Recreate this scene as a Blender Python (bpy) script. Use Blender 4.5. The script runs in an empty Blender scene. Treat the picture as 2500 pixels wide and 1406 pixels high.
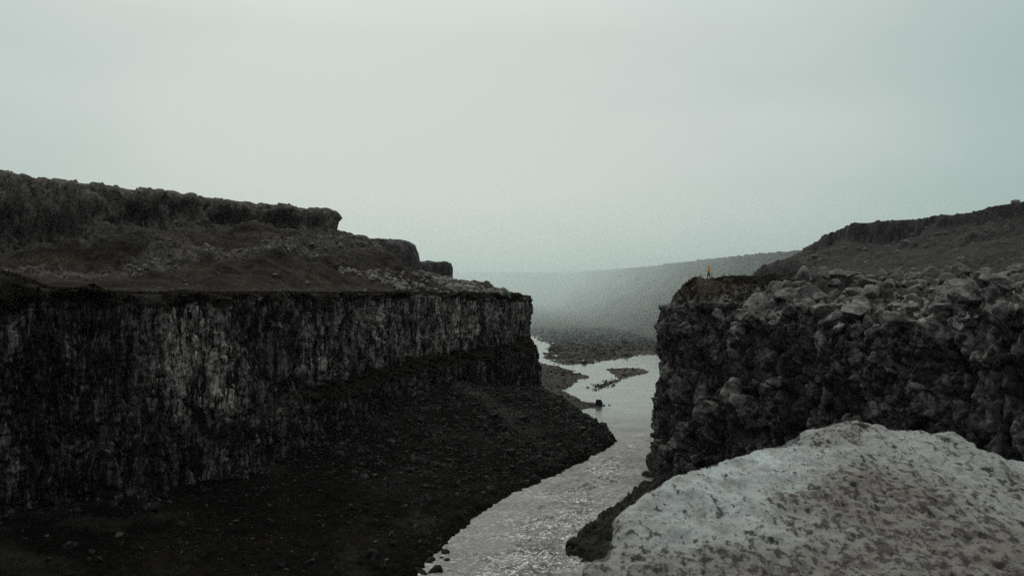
import bpy, math, random
import numpy as np
from mathutils import Vector, Matrix, Euler

R = math.radians
scene = bpy.context.scene
FPX = 1944.0            # focal length in photo pixels (2500 wide) = 28 mm
EYE = 27.0              # eye height above the river

# ------------------------------------------------------------------ camera
cam_d = bpy.data.cameras.new("camera")
cam = bpy.data.objects.new("camera", cam_d)
scene.collection.objects.link(cam)
cam.location = (0, 0, EYE)
cam.rotation_euler = (R(90), 0, 0)
cam_d.sensor_width = 36.0
cam_d.lens = 28.0
cam_d.clip_start = 0.05
cam_d.clip_end = 9000
cam_d.dof.use_dof = True
cam_d.dof.focus_distance = 105.0
cam_d.dof.aperture_fstop = 7.0
scene.camera = cam

# ------------------------------------------------------------------ world, overcast
SUN_EL, SUN_AZ = 42.0, -14.0        # hidden sun, ahead and a little to the left (azimuth from +Y, towards +X)
world = bpy.data.worlds.new("World")
scene.world = world
world.use_nodes = True
nt = world.node_tree
nt.nodes.clear()
N = nt.nodes.new
out = N("ShaderNodeOutputWorld")
bg = N("ShaderNodeBackground")
bg.inputs["Strength"].default_value = 0.10
sky = N("ShaderNodeTexSky")
sky.sky_type = 'NISHITA'
sky.sun_disc = False
sky.sun_elevation = R(SUN_EL)
sky.sun_rotation = R(SUN_AZ)
sky.air_density = 1.0
sky.dust_density = 4.0
tc = N("ShaderNodeTexCoord")
sep = N("ShaderNodeSeparateXYZ")
nt.links.new(tc.outputs["Generated"], sep.inputs[0])
# cloud sheet: luminous round the hidden sun, duller towards the horizon and away from it
dotn = N("ShaderNodeVectorMath"); dotn.operation = 'DOT_PRODUCT'
gx, gy, gz = math.sin(R(-6)) * math.cos(R(24)), math.cos(R(-6)) * math.cos(R(24)), math.sin(R(24))
dotn.inputs[1].default_value = (gx, gy, gz)
nt.links.new(tc.outputs["Generated"], dotn.inputs[0])
glow = N("ShaderNodeMapRange"); glow.interpolation_type = 'SMOOTHSTEP'
glow.inputs["From Min"].default_value = 0.64
glow.inputs["From Max"].default_value = 1.0
glow.inputs["To Min"].default_value = 0.0
glow.inputs["To Max"].default_value = 1.0
nt.links.new(dotn.outputs["Value"], glow.inputs["Value"])
cn = N("ShaderNodeTexNoise")
cn.inputs["Scale"].default_value = 1.7
cn.inputs["Detail"].default_value = 5.0
cn.inputs["Roughness"].default_value = 0.5
mp = N("ShaderNodeMapping"); mp.inputs["Scale"].default_value = (1.0, 1.0, 3.2)
nt.links.new(tc.outputs["Generated"], mp.inputs["Vector"])
nt.links.new(mp.outputs[0], cn.inputs["Vector"])
addn = N("ShaderNodeMath"); addn.operation = 'MULTIPLY_ADD'
addn.inputs[1].default_value = 1.0
nt.links.new(cn.outputs["Fac"], addn.inputs[0])
nt.links.new(glow.outputs[0], addn.inputs[2])
sub = N("ShaderNodeMath"); sub.operation = 'SUBTRACT'; sub.inputs[1].default_value = 0.53
nt.links.new(addn.outputs[0], sub.inputs[0])
ramp = N("ShaderNodeValToRGB")
ramp.color_ramp.elements[0].position = 0.0
ramp.color_ramp.elements[0].color = (0.350, 0.465, 0.448, 1)
ramp.color_ramp.elements[1].position = 1.0
ramp.color_ramp.elements[1].color = (0.600, 0.662, 0.630, 1)
e = ramp.color_ramp.elements.new(0.5); e.color = (0.440, 0.545, 0.518, 1)
nt.links.new(sub.outputs[0], ramp.inputs["Fac"])
scl = N("ShaderNodeVectorMath"); scl.operation = 'SCALE'
zen = N("ShaderNodeMapRange")
zen.inputs["From Min"].default_value = 0.30; zen.inputs["From Max"].default_value = 1.0
zen.inputs["To Min"].default_value = 9.5; zen.inputs["To Max"].default_value = 24.0
nt.links.new(sep.outputs["Z"], zen.inputs["Value"])
nt.links.new(zen.outputs[0], scl.inputs["Scale"])
# higher up the cloud is thicker and whiter than the teal band near the horizon
wz = N("ShaderNodeMapRange"); wz.interpolation_type = 'SMOOTHSTEP'
wz.inputs["From Min"].default_value = 0.36; wz.inputs["From Max"].default_value = 0.75
nt.links.new(sep.outputs["Z"], wz.inputs["Value"])
wm = N("ShaderNodeMix"); wm.data_type = 'RGBA'; wm.inputs["B"].default_value = (0.575, 0.578, 0.555, 1)
nt.links.new(wz.outputs[0], wm.inputs["Factor"]); nt.links.new(ramp.outputs["Color"], wm.inputs["A"])
nt.links.new(wm.outputs["Result"], scl.inputs[0])
mix = N("ShaderNodeMix"); mix.data_type = 'RGBA'
mix.inputs["Factor"].default_value = 0.94
nt.links.new(sky.outputs["Color"], mix.inputs["A"])
nt.links.new(scl.outputs[0], mix.inputs["B"])
nt.links.new(mix.outputs["Result"], bg.inputs["Color"])
nt.links.new(bg.outputs[0], out.inputs["Surface"])

sun_d = bpy.data.lights.new("sun", 'SUN')
sun_d.energy = 0.9
sun_d.angle = R(25)
sun_d.color = (1.0, 0.97, 0.92)
sun = bpy.data.objects.new("sun", sun_d)
scene.collection.objects.link(sun)
sdir = Vector((math.sin(R(SUN_AZ)) * math.cos(R(SUN_EL)), math.cos(R(SUN_AZ)) * math.cos(R(SUN_EL)), math.sin(R(SUN_EL))))
sun.rotation_euler = sdir.to_track_quat('Z', 'Y').to_euler()

vs = scene.view_settings
scene.display_settings.display_device = 'sRGB'
vs.view_transform = 'Standard'
vs.look = 'None'
vs.exposure = 0.0
vs.gamma = 1.0
vs.use_curve_mapping = False
cy = scene.cycles
cy.use_denoising = False
cy.max_bounces = 4
cy.diffuse_bounces = 2
cy.glossy_bounces = 2
cy.transmission_bounces = 2
cy.volume_bounces = 2
cy.transparent_max_bounces = 8

# ------------------------------------------------------------------ numpy noise
def _h(ix, iy, iz, seed):
    h = (ix.astype(np.int64) * 374761393 + iy.astype(np.int64) * 668265263 + iz.astype(np.int64) * 2147483647 + seed * 1442695041) & 0xFFFFFFFF
    h = ((h ^ (h >> 13)) * 1274126177) & 0xFFFFFFFF
    h = ((h ^ (h >> 16)) * 2246822519) & 0xFFFFFFFF
    return (h ^ (h >> 15)) & 0xFFFFFFFF

def _r(ix, iy, iz, seed):
    return _h(ix, iy, iz, seed).astype(np.float64) / 4294967295.0

def vnoise(p, seed=0):
    i = np.floor(p); f = p - i
    i = i.astype(np.int64)
    u = f * f * f * (f * (f * 6 - 15) + 10)
    res = 0
    for dx in (0, 1):
        wx = u[:, 0] if dx else 1 - u[:, 0]
        for dy in (0, 1):
            wy = u[:, 1] if dy else 1 - u[:, 1]
            for dz in (0, 1):
                wz = u[:, 2] if dz else 1 - u[:, 2]
                res = res + wx * wy * wz * _r(i[:, 0] + dx, i[:, 1] + dy, i[:, 2] + dz, seed)
    return res * 2 - 1

def fbm(p, octv=4, seed=0, gain=0.5):
    a, s, t = 1.0, 0.0, 0.0
    q = p.copy()
    for o in range(octv):
        s = s + a * vnoise(q, seed + o * 17)
        t += a; a *= gain
        q = q * 2.03 + 11.3
    return s / t

def worley(p, seed=0):
    i = np.floor(p).astype(np.int64)
    f1 = np.full(len(p), 9.0); f2 = np.full(len(p), 9.0); cid = np.zeros(len(p))
    for dx in (-1, 0, 1):
        for dy in (-1, 0, 1):
            for dz in (-1, 0, 1):
                a, b, c = i[:, 0] + dx, i[:, 1] + dy, i[:, 2] + dz
                h = _h(a, b, c, seed)
                qx = a + (h & 1023) / 1023.0; qy = b + ((h >> 10) & 1023) / 1023.0; qz = c + ((h >> 20) & 1023) / 1023.0
                d = (p[:, 0] - qx) ** 2 + (p[:, 1] - qy) ** 2 + (p[:, 2] - qz) ** 2
                n1 = d < f1
                f2 = np.where(n1, f1, np.minimum(f2, d))
                cid = np.where(n1, ((h * 2654435761) & 0xFFFF) / 65535.0, cid)
                f1 = np.where(n1, d, f1)
    return np.sqrt(f1), np.sqrt(f2), cid

def facets(p, seed, tilt=0.6, k=5.0):
    """angular blocks: every cell is its own offset, tilted plane cut off by a narrow joint. Returns (height -0.5..0.5, plane, joint 0..1, id)"""
    i = np.floor(p).astype(np.int64)
    f1 = np.full(len(p), 9.0); f2 = np.full(len(p), 9.0)
    hh = np.zeros(len(p), np.int64); rel = np.zeros((len(p), 3))
    for dx in (-1, 0, 1):
        for dy in (-1, 0, 1):
            for dz in (-1, 0, 1):
                a, b, c = i[:, 0] + dx, i[:, 1] + dy, i[:, 2] + dz
                h = _h(a, b, c, seed)
                q = np.stack([a + (h & 1023) / 1023.0, b + ((h >> 10) & 1023) / 1023.0, c + ((h >> 20) & 1023) / 1023.0], -1)
                v = p - q
                d = (v * v).sum(1)
                n1 = d < f1
                f2 = np.where(n1, f1, np.minimum(f2, d))
                hh = np.where(n1, h, hh); rel = np.where(n1[:, None], v, rel)
                f1 = np.where(n1, d, f1)
    f1, f2 = np.sqrt(f1), np.sqrt(f2)
    h2 = (hh * 2654435761) & 0xFFFFFFFF
    cid = (h2 & 0xFFFF) / 65535.0
    t1 = ((h2 >> 16) & 255) / 255.0 - 0.5; t2 = ((h2 >> 24) & 255) / 255.0 - 0.5; t3 = ((hh >> 5) & 255) / 255.0 - 0.5
    pln = tilt * 2 * (rel[:, 0] * t1 + rel[:, 1] * t2 + rel[:, 2] * t3)
    return cid - 0.5, pln, np.clip((f2 - f1) * k, 0, 1), cid

def sst(a, b, x):
    t = np.clip((x - a) / (b - a), 0, 1)
    return t * t * (3 - 2 * t)

def v3(x, y, z):
    return np.stack([x, y, z], -1)

# ------------------------------------------------------------------ curves, distances
def catmull(pts, step=0.5):
    P = np.array(pts, float)
    P = np.vstack([2 * P[0] - P[1], P, 2 * P[-1] - P[-2]])
    outp = []
    for k in range(1, len(P) - 2):
        a, b, c, d = P[k - 1], P[k], P[k + 1], P[k + 2]
        n = max(2, int(np.linalg.norm((c - b)[:2]) / step))
        t = np.linspace(0, 1, n, endpoint=False)[:, None]
        q = 0.5 * ((2 * b) + (-a + c) * t + (2 * a - 5 * b + 4 * c - d) * t ** 2 + (-a + 3 * b - 3 * c + d) * t ** 3)
        outp.append(q)
    outp.append(P[-2][None])
    return np.vstack(outp)

def resample(P, spacing):
    """spacing: function of (x, y) arrays giving the wanted step"""
    d = np.linalg.norm(np.diff(P[:, :2], axis=0), axis=1)
    w = d / spacing(P[:-1, 0], P[:-1, 1])
    c = np.concatenate([[0], np.cumsum(w)])
    n = int(c[-1]) + 2
    t = np.linspace(0, c[-1], n)
    return np.stack([np.interp(t, c, P[:, k]) for k in range(P.shape[1])], -1)

def dist_curve(x, y, C):
    """distance to polyline C (cols x, y, extra...), sign + to the left of its direction, and the interpolated extra columns"""
    n = len(x)
    best = np.full(n, 1e18); sg = np.ones(n); ex = np.zeros((n, C.shape[1] - 2))
    for k in range(len(C) - 1):
        ax, ay = C[k, :2]; bx, by = C[k + 1, :2]
        vx, vy = bx - ax, by - ay
        L = vx * vx + vy * vy + 1e-12
        t = np.clip(((x - ax) * vx + (y - ay) * vy) / L, 0, 1)
        qx, qy = x - ax - t * vx, y - ay - t * vy
        d = qx * qx + qy * qy
        m = d < best
        best = np.where(m, d, best)
        sg = np.where(m, np.sign(vx * qy - vy * qx), sg)
        if ex.shape[1]:
            e_ = C[k, 2:] * (1 - t[:, None]) + C[k + 1, 2:] * t[:, None]
            ex = np.where(m[:, None], e_, ex)
    return np.sqrt(best) * sg, ex

# ------------------------------------------------------------------ mesh helpers
def link(o, parent=None):
    scene.collection.objects.link(o)
    if parent is not None:
        o.parent = parent
    return o

def tag(o, label=None, cat=None, group=None, kind=None):
    if label: o["label"] = label
    if cat: o["category"] = cat
    if group: o["group"] = group
    if kind: o["kind"] = kind
    return o

def raw_mesh(name, V, F, mat, smooth=True, attrs=None):
    """V (n,3); F (m,k) with one k"""
    me = bpy.data.meshes.new(name)
    V = np.ascontiguousarray(V, dtype=np.float32); F = np.ascontiguousarray(F, dtype=np.int32)
    k = F.shape[1]
    me.vertices.add(len(V)); me.vertices.foreach_set("co", V.ravel())
    me.loops.add(F.size); me.loops.foreach_set("vertex_index", F.ravel())
    me.polygons.add(len(F)); me.polygons.foreach_set("loop_start", np.arange(0, F.size, k, dtype=np.int32))
    me.update(calc_edges=True)
    me.polygons.foreach_set("use_smooth", np.full(len(F), smooth, dtype=bool))
    for an, av in (attrs or {}).items():
        at = me.attributes.new(an, 'FLOAT', 'POINT')
        at.data.foreach_set("value", np.ascontiguousarray(av, dtype=np.float32).ravel())
    if mat: me.materials.append(mat)
    me.update()
    return me

def grid_faces(n, m, flip=False):
    i = np.arange(n - 1)[:, None] * m + np.arange(m - 1)[None, :]
    F = np.stack([i, i + 1, i + m + 1, i + m], -1).reshape(-1, 4)
    return F[:, ::-1] if flip else F

def grid_obj(name, P, mat, flip=False, smooth=True, attrs=None, parent=None):
    n, m = P.shape[:2]
    me = raw_mesh(name, P.reshape(-1, 3), grid_faces(n, m, flip), mat, smooth, attrs)
    return link(bpy.data.objects.new(name, me), parent)

def grid_normals(P, flip=False):
    du = np.gradient(P, axis=0); dv = np.gradient(P, axis=1)
    n = np.cross(du, dv)
    n /= np.linalg.norm(n, axis=2, keepdims=True) + 1e-9
    return -n if flip else n

# ------------------------------------------------------------------ materials
def new_mat(name):
    m = bpy.data.materials.new(name); m.use_nodes = True
    t = m.node_tree
    return m, t, t.nodes["Principled BSDF"]

def nd(t, typ, **kw):
    n = t.nodes.new(typ)
    for k, v in kw.items():
        if k in n.inputs.keys(): n.inputs[k].default_value = v
        else: setattr(n, k, v)
    return n

def rampn(t, stops):
    r = t.nodes.new("ShaderNodeValToRGB"); cr = r.color_ramp
    while len(cr.elements) > 1: cr.elements.remove(cr.elements[-1])
    cr.elements[0].position = stops[0][0]; cr.elements[0].color = (*stops[0][1], 1)
    for p, c in stops[1:]:
        e = cr.elements.new(p); e.color = (*c, 1)
    return r

def g(v, w=(1, 1, 1)):
    return tuple(v * k for k in w)

def coord(t, scale=(1, 1, 1), obj=True):
    tcn = t.nodes.new("ShaderNodeTexCoord")
    mpn = t.nodes.new("ShaderNodeMapping"); mpn.inputs["Scale"].default_value = scale
    t.links.new(tcn.outputs["Object"], mpn.inputs["Vector"])
    return mpn.outputs[0]

def mixc(t, fac, a, b):
    m = t.nodes.new("ShaderNodeMix"); m.data_type = 'RGBA'
    for s, v in (("Factor", fac), ("A", a), ("B", b)):
        if isinstance(v, bpy.types.NodeSocket): t.links.new(v, m.inputs[s])
        elif s == "Factor": m.inputs[s].default_value = v
        else: m.inputs[s].default_value = (*v, 1)
    return m.outputs["Result"]

def mathn(t, op, a, b=None, c=None, clamp=False):
    m = t.nodes.new("ShaderNodeMath"); m.operation = op; m.use_clamp = clamp
    for k, v in enumerate((a, b, c)):
        if v is None: continue
        if isinstance(v, bpy.types.NodeSocket): t.links.new(v, m.inputs[k])
        else: m.inputs[k].default_value = v
    return m.outputs[0]

def mrange(t, v, a, b, c=0.0, d=1.0):
    m = t.nodes.new("ShaderNodeMapRange"); m.interpolation_type = 'SMOOTHSTEP'
    t.links.new(v, m.inputs["Value"])
    for k, q in (("From Min", a), ("From Max", b), ("To Min", c), ("To Max", d)): m.inputs[k].default_value = q
    return m.outputs[0]

def normal_z(t):
    gm = t.nodes.new("ShaderNodeNewGeometry"); s = t.nodes.new("ShaderNodeSeparateXYZ")
    t.links.new(gm.outputs["Normal"], s.inputs[0])
    return s.outputs["Z"]

def rock_mat(name, dark, mid, light, aniso=1.0, moss=None, moss_from=0.55, bump=0.6, scale=1.0, crack=1.0, patch_attr=None, patch_col=None, turf=False):
    m, t, b = new_mat(name)
    co = coord(t, (1, 1, aniso))
    n1 = nd(t, "ShaderNodeTexNoise", Scale=0.35 * scale, Detail=8.0, Roughness=0.65)
    n2 = nd(t, "ShaderNodeTexNoise", Scale=2.2 * scale, Detail=8.0, Roughness=0.7)
    vo = nd(t, "ShaderNodeTexVoronoi", Scale=1.5 * scale); vo.feature = 'F1'
    ve = nd(t, "ShaderNodeTexVoronoi", Scale=1.5 * scale); ve.feature = 'DISTANCE_TO_EDGE'
    v2 = nd(t, "ShaderNodeTexVoronoi", Scale=4.6 * scale); v2.feature = 'DISTANCE_TO_EDGE'
    # bend the crack pattern
    wn = nd(t, "ShaderNodeTexNoise", Scale=1.3 * scale, Detail=3.0)
    t.links.new(co, wn.inputs["Vector"])
    wv = t.nodes.new("ShaderNodeVectorMath"); wv.operation = 'MULTIPLY_ADD'
    wv.inputs[1].default_value = (0.7 / scale,) * 3
    t.links.new(wn.outputs["Color"], wv.inputs[0]); t.links.new(co, wv.inputs[2])
    for q in (n1, n2): t.links.new(co, q.inputs["Vector"])
    for q in (vo, ve, v2): t.links.new(wv.outputs[0], q.inputs["Vector"])
    f = mathn(t, 'MULTIPLY_ADD', n2.outputs["Fac"], 0.45, mathn(t, 'MULTIPLY', n1.outputs["Fac"], 0.55))
    sepc = t.nodes.new("ShaderNodeSeparateColor"); t.links.new(vo.outputs["Color"], sepc.inputs[0])
    f = mathn(t, 'MULTIPLY_ADD', mathn(t, 'SUBTRACT', sepc.outputs[0], 0.5), 0.16, f)
    rp = rampn(t, [(0.30, dark), (0.5, mid), (0.70, light)])
    t.links.new(f, rp.inputs["Fac"])
    col = rp.outputs["Color"]
    if patch_attr:
        at = t.nodes.new("ShaderNodeAttribute"); at.attribute_name = patch_attr
        pf = mathn(t, 'MULTIPLY', at.outputs["Fac"], mrange(t, f, 0.40, 0.60))
        col = mixc(t, pf, col, patch_col)
    ck = mathn(t, 'MULTIPLY', mrange(t, ve.outputs["Distance"], 0.0, 0.05, 1.0 - 0.75 * crack, 1.0), mrange(t, v2.outputs["Distance"], 0.0, 0.07, 1.0 - 0.5 * crack, 1.0))
    dk = t.nodes.new("ShaderNodeVectorMath"); dk.operation = 'SCALE'
    t.links.new(col, dk.inputs[0]); t.links.new(ck, dk.inputs["Scale"])
    col = dk.outputs[0]
    if moss:
        nz = normal_z(t)
        mf = mathn(t, 'ADD', nz, mathn(t, 'MULTIPLY', mathn(t, 'SUBTRACT', n1.outputs["Fac"], 0.5), 1.1))
        mf = mrange(t, mf, moss_from, moss_from + 0.18)
        mr = rampn(t, [(0.35, moss[0]), (0.65, moss[1])]); t.links.new(n2.outputs["Fac"], mr.inputs["Fac"])
        col = mixc(t, mf, col, mr.outputs["Color"])
        if turf:
            at2 = t.nodes.new("ShaderNodeAttribute"); at2.attribute_name = "turf"
            col = mixc(t, at2.outputs["Fac"], col, mr.outputs["Color"])
    t.links.new(col, b.inputs["Base Color"])
    b.inputs["Roughness"].default_value = 0.88
    b.inputs["Specular IOR Level"].default_value = 0.10
    hb = mathn(t, 'MULTIPLY_ADD', mrange(t, ve.outputs["Distance"], 0.0, 0.12), 0.5 * crack, mathn(t, 'MULTIPLY', n2.outputs["Fac"], 1.0))
    hb = mathn(t, 'MULTIPLY_ADD', mrange(t, v2.outputs["Distance"], 0.0, 0.15), 0.22 * crack, hb)
    bp = nd(t, "ShaderNodeBump", Strength=bump, Distance=0.22 / scale)
    t.links.new(hb, bp.inputs["Height"]); t.links.new(bp.outputs[0], b.inputs["Normal"])
    return m

W1 = (1, .94, .91)
MOSS = ((0.006, 0.005, 0.004), (0.016, 0.012, 0.008))
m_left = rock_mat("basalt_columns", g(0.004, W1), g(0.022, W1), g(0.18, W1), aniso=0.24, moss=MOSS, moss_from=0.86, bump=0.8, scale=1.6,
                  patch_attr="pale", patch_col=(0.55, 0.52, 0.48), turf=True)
m_right = rock_mat("basalt_blocks", g(0.004, W1), g(0.026, W1), g(0.135, W1), moss=((0.016, 0.012, 0.009), (0.045, 0.035, 0.024)), moss_from=1.12, bump=0.35, scale=0.9, crack=0.55, turf=True,
                   patch_attr="pale", patch_col=(0.33, 0.31, 0.295))
m_boulder = rock_mat("weathered_boulder", g(0.035, W1), g(0.125, W1), g(0.27, W1), bump=0.5, scale=0.8, crack=0.5)
m_dark = rock_mat("wet_dark_rock", g(0.008), g(0.018, (1, .95, .9)), g(0.035, (1, .95, .9)), bump=0.6, scale=1.0, crack=0.6)
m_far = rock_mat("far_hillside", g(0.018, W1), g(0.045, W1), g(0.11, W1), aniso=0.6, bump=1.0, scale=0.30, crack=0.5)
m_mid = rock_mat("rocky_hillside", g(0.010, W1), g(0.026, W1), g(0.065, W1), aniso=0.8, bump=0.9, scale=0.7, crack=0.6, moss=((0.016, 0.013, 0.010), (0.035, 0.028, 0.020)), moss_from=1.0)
m_sstone = rock_mat("scree_stone", g(0.003, W1), g(0.011, W1), g(0.075, W1), bump=0.3, scale=2.0, crack=0.2)  # darker copy of the loose stone, canyon shade put into its colour
m_mstone = rock_mat("slope_stone", g(0.015, W1), g(0.05, W1), g(0.14, W1), bump=0.3, scale=2.0, crack=0.2)
m_stone = rock_mat("loose_stone", g(0.030, W1), g(0.085, W1), g(0.20, W1), bump=0.3, scale=2.0, crack=0.2)

def ground_mat(name, stops, scale=1.0, bump=0.6, rockattr=None, rockcol=None):
    m, t, b = new_mat(name)
    co = coord(t)
    n1 = nd(t, "ShaderNodeTexNoise", Scale=0.10 * scale, Detail=9.0, Roughness=0.68)
    n2 = nd(t, "ShaderNodeTexNoise", Scale=1.8 * scale, Detail=10.0, Roughness=0.78)
    v = nd(t, "ShaderNodeTexVoronoi", Scale=2.6 * scale); v.feature = 'F1'
    for q in (n1, n2, v): t.links.new(co, q.inputs["Vector"])
    f = mathn(t, 'MULTIPLY_ADD', n2.outputs["Fac"], 0.5, mathn(t, 'MULTIPLY', n1.outputs["Fac"], 0.5))
    rp = rampn(t, stops); t.links.new(f, rp.inputs["Fac"])
    col = rp.outputs["Color"]
    if rockattr:
        at = t.nodes.new("ShaderNodeAttribute"); at.attribute_name = rockattr
        rr = rampn(t, [(0.35, rockcol[0]), (0.68, rockcol[1])]); t.links.new(n2.outputs["Fac"], rr.inputs["Fac"])
        col = mixc(t, at.outputs["Fac"], col, rr.outputs["Color"])
    t.links.new(col, b.inputs["Base Color"])
    b.inputs["Roughness"].default_value = 1.0
    b.inputs["Specular IOR Level"].default_value = 0.03
    hb = mathn(t, 'MULTIPLY_ADD', v.outputs["Distance"], -0.4, n2.outputs["Fac"])
    bp = nd(t, "ShaderNodeBump", Strength=bump, Distance=0.3 / scale)
    t.links.new(hb, bp.inputs["Height"]); t.links.new(bp.outputs[0], b.inputs["Normal"])
    return m

m_grass = ground_mat("dry_grass_slope", [(0.40, (0.005, 0.0042, 0.0036)), (0.5, (0.020, 0.016, 0.0130)), (0.60, (0.052, 0.042, 0.034))], bump=0.8,
                     rockattr="rock", rockcol=((0.006, 0.0055, 0.005), (0.19, 0.172, 0.16)))
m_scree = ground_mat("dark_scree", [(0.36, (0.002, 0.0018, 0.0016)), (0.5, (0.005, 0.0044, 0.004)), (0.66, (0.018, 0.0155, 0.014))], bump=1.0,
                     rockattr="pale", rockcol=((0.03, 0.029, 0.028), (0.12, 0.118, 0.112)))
m_gravel = ground_mat("river_gravel", [(0.36, (0.022, 0.020, 0.019)), (0.5, (0.046, 0.043, 0.041)), (0.66, (0.10, 0.095, 0.09))], scale=0.8, bump=0.9)
m_heath = ground_mat("heath_soil", [(0.36, (0.005, 0.004, 0.0034)), (0.5, (0.013, 0.010, 0.0085)), (0.64, (0.034, 0.028, 0.023))], bump=0.9,
                     rockattr="rock", rockcol=((0.008, 0.0075, 0.007), (0.09, 0.084, 0.078)))

# ------------------------------------------------------------------ LEFT SIDE: rim curve (x, y, rim z, ledge z, foot z)
RL = catmull([(-66, -80, 25.6, 11, 6), (-62, -30, 25.6, 11, 6), (-57, 20, 25.8, 11, 5), (-53, 55, 25.8, 11, 4), (-48, 75, 25.9, 11, 4),
              (-41.5, 85, 26.4, 11, 3), (-33, 100, 26.3, 11.5, 2.6), (-28, 120, 26.2, 11.8, 4), (-15.4, 150, 26.0, 13.2, 6.5),
              (-5.6, 163, 25.8, 13.8, 5.2), (0.9, 174, 25.6, 14.2, 3.6), (2.0, 179, 25.6, 14, 3), (0.2, 186, 25.6, 13, 2.5), (-8, 197, 25.8, 12, 2), (-30, 222, 26, 11, 2), (-60, 262, 26, 11, 2)], 1.0)
# hill crag line: (x, y, crag height)
CL = catmull([(-150, 20, 10), (-112, 70, 11), (-92, 98, 11), (-77, 120, 11.5), (-70, 131, 7), (-65, 138, 5.0), (-58, 150, 4.0), (-50, 162, 3.6), (-42.5, 174, 3.8),
              (-44, 184, 4), (-58, 196, 4), (-90, 205, 5), (-150, 220, 5)], 1.5)
LD = np.array(RL); CD = np.array(CL)

def H_left(x, y):
    """height of the plateau and hill behind the left rim; also the rockiness"""
    d, ex = dist_curve(x, y, LD[::2])           # + = inland (left of travel direction)
    zr = ex[:, 0]
    p = v3(x, y, np.zeros_like(x))
    base = zr + 1.4 * sst(0, 22, d) + 0.25 * fbm(p / 5, 3, 3)
    base += (1.5 + 0.7 * fbm(p / 2.5, 3, 6)) * sst(1, 9, d) * sst(146, 172, y)         # rubble shoulder at the far end
    # mossy hump on the near rim
    hump = np.exp(-(((x + 50.0) / 5.0) ** 2 + ((y - 76) / 5.0) ** 2)) * 2.6 + np.exp(-(((x + 44) / 2.2) ** 2 + ((y - 82) / 2.0) ** 2)) * 0.5
    base += hump
    dc, exc = dist_curve(x, y, CD[::2])         # - = right of direction (outside, towards canyon) ; + = inside the hill
    out_ = -dc
    ch = exc[:, 0]
    wig = 3.2 * fbm(p / 13, 4, 7) + 1.2 * fbm(p / 3.5, 3, 9)
    o = out_ + wig
    top = 44.3 + 0.5 * fbm(p / 9, 3, 5)
    bot = top - ch
    # talus from the foot of the crag down to the plateau
    L = 31.0 + 6 * fbm(p / 20, 2, 13)
    tt = np.clip(o / L, 0, 1)
    tal = (bot - base) * (1 - tt) ** 1.45
    gul = fbm(v3(x / 9 + y / 22, y / 9 - x / 30, x * 0), 3, 31)
    tal = tal + gul * 2.6 * sst(0, .12, tt) * sst(1.0, .5, tt)
    # second broken outcrop band in the middle of the slope
    ob = sst(0.10, 0.32, vnoise(v3(x / 11, y / 11, x * 0), 41)) * sst(0.10, 0.2, tt) * sst(0.62, 0.4, tt)
    tal = tal + ob * 1.2
    slope = base + np.maximum(tal, 0)
    cr = sst(-0.8, 2.2, o)
    z = top * (1 - cr) + slope * cr
    z = np.where(o < -0.8, top, z)
    z = np.where(tt >= 1, base, z)
    rock = np.clip(sst(4.5, 1.0, o) * sst(-4, -1, o) + ob * 0.35, 0, 1)
    # bare stone streak running down from below the crag end
    st = np.exp(-((((x + 45.5) * 0.83 + (y - 147) * -0.36) / 3.4) ** 2))
    streak = sst(0.45, 0.8, st + 0.35 * fbm(p / 3, 3, 77)) * sst(2, 6, o) * sst(0.98, 0.8, tt)
    far = sst(150, 172, y) * sst(0.2, 2.0, d) * sst(0.85, 1.05, tt + 0.2 * fbm(p / 3, 3, 78))
    rock = np.clip(np.maximum(rock, np.maximum(0.75 * streak, 0.9 * far)), 0, 1)
    return z, rock, d, o

# --- left canyon wall
def wall_spacing(x, y):
    return np.where((y > 68) & (x > -70) & (y < 184), 0.125, np.where(y < 68, 1.0, 0.8))
C = resample(RL, wall_spacing)
T = np.gradient(C[:, :2], axis=0); T /= np.linalg.norm(T, axis=1, keepdims=True)
k = 41
Tn = np.stack([np.convolve(np.pad(T[:, i], k // 2, mode='edge'), np.ones(k) / k, 'valid') for i in range(2)], -1)
Tn /= np.linalg.norm(Tn, axis=1, keepdims=True)
NRM = np.stack([Tn[:, 1], -Tn[:, 0]], -1)     # towards the canyon (right of travel)
nS = len(C)
inl = np.array([-9, -7, -5.5, -4.4, -3.6, -3.0, -2.5, -2.1, -1.75, -1.45, -1.2, -0.95, -0.75, -0.55, -0.4, -0.25, -0.12])
nf = 190
rows_off, rows_z = [], []
zr, zl, zf = C[:, 2], C[:, 3], C[:, 4] - 3.5
cw = v3(C[:, 0], C[:, 1], C[:, 0] * 0)
wv_ = 1.3 * fbm(cw / 6.0, 2, 801) + 0.55 * fbm(cw / 1.6, 2, 802)
C[:, :2] += NRM * (wv_ * sst(60, 72, C[:, 1]))[:, None]
Pw = np.zeros((nS, len(inl) + nf, 3))
for j, o_ in enumerate(inl):
    Pw[:, j, 0] = C[:, 0] + NRM[:, 0] * o_; Pw[:, j, 1] = C[:, 1] + NRM[:, 1] * o_
zt, _, _, _ = H_left(Pw[:, :len(inl), 0].ravel(), Pw[:, :len(inl), 1].ravel())
lip = (0.8 + 0.8 * sst(98, 84, C[:, 1])) * fbm(cw / 2.6, 3, 803) - 0.1
Pw[:, :len(inl), 2] = zt.reshape(nS, -1) + 0.02 + lip[:, None] * sst(-3.5, -0.3, inl)[None] - 0.35 * sst(-1.0, 0, inl)[None]
tl = np.linspace(0, 1, nf)
brow = Pw[:, len(inl) - 1, 2]
s_arc = np.concatenate([[0], np.cumsum(np.linalg.norm(np.diff(C[:, :2], axis=0), axis=1))])
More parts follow.
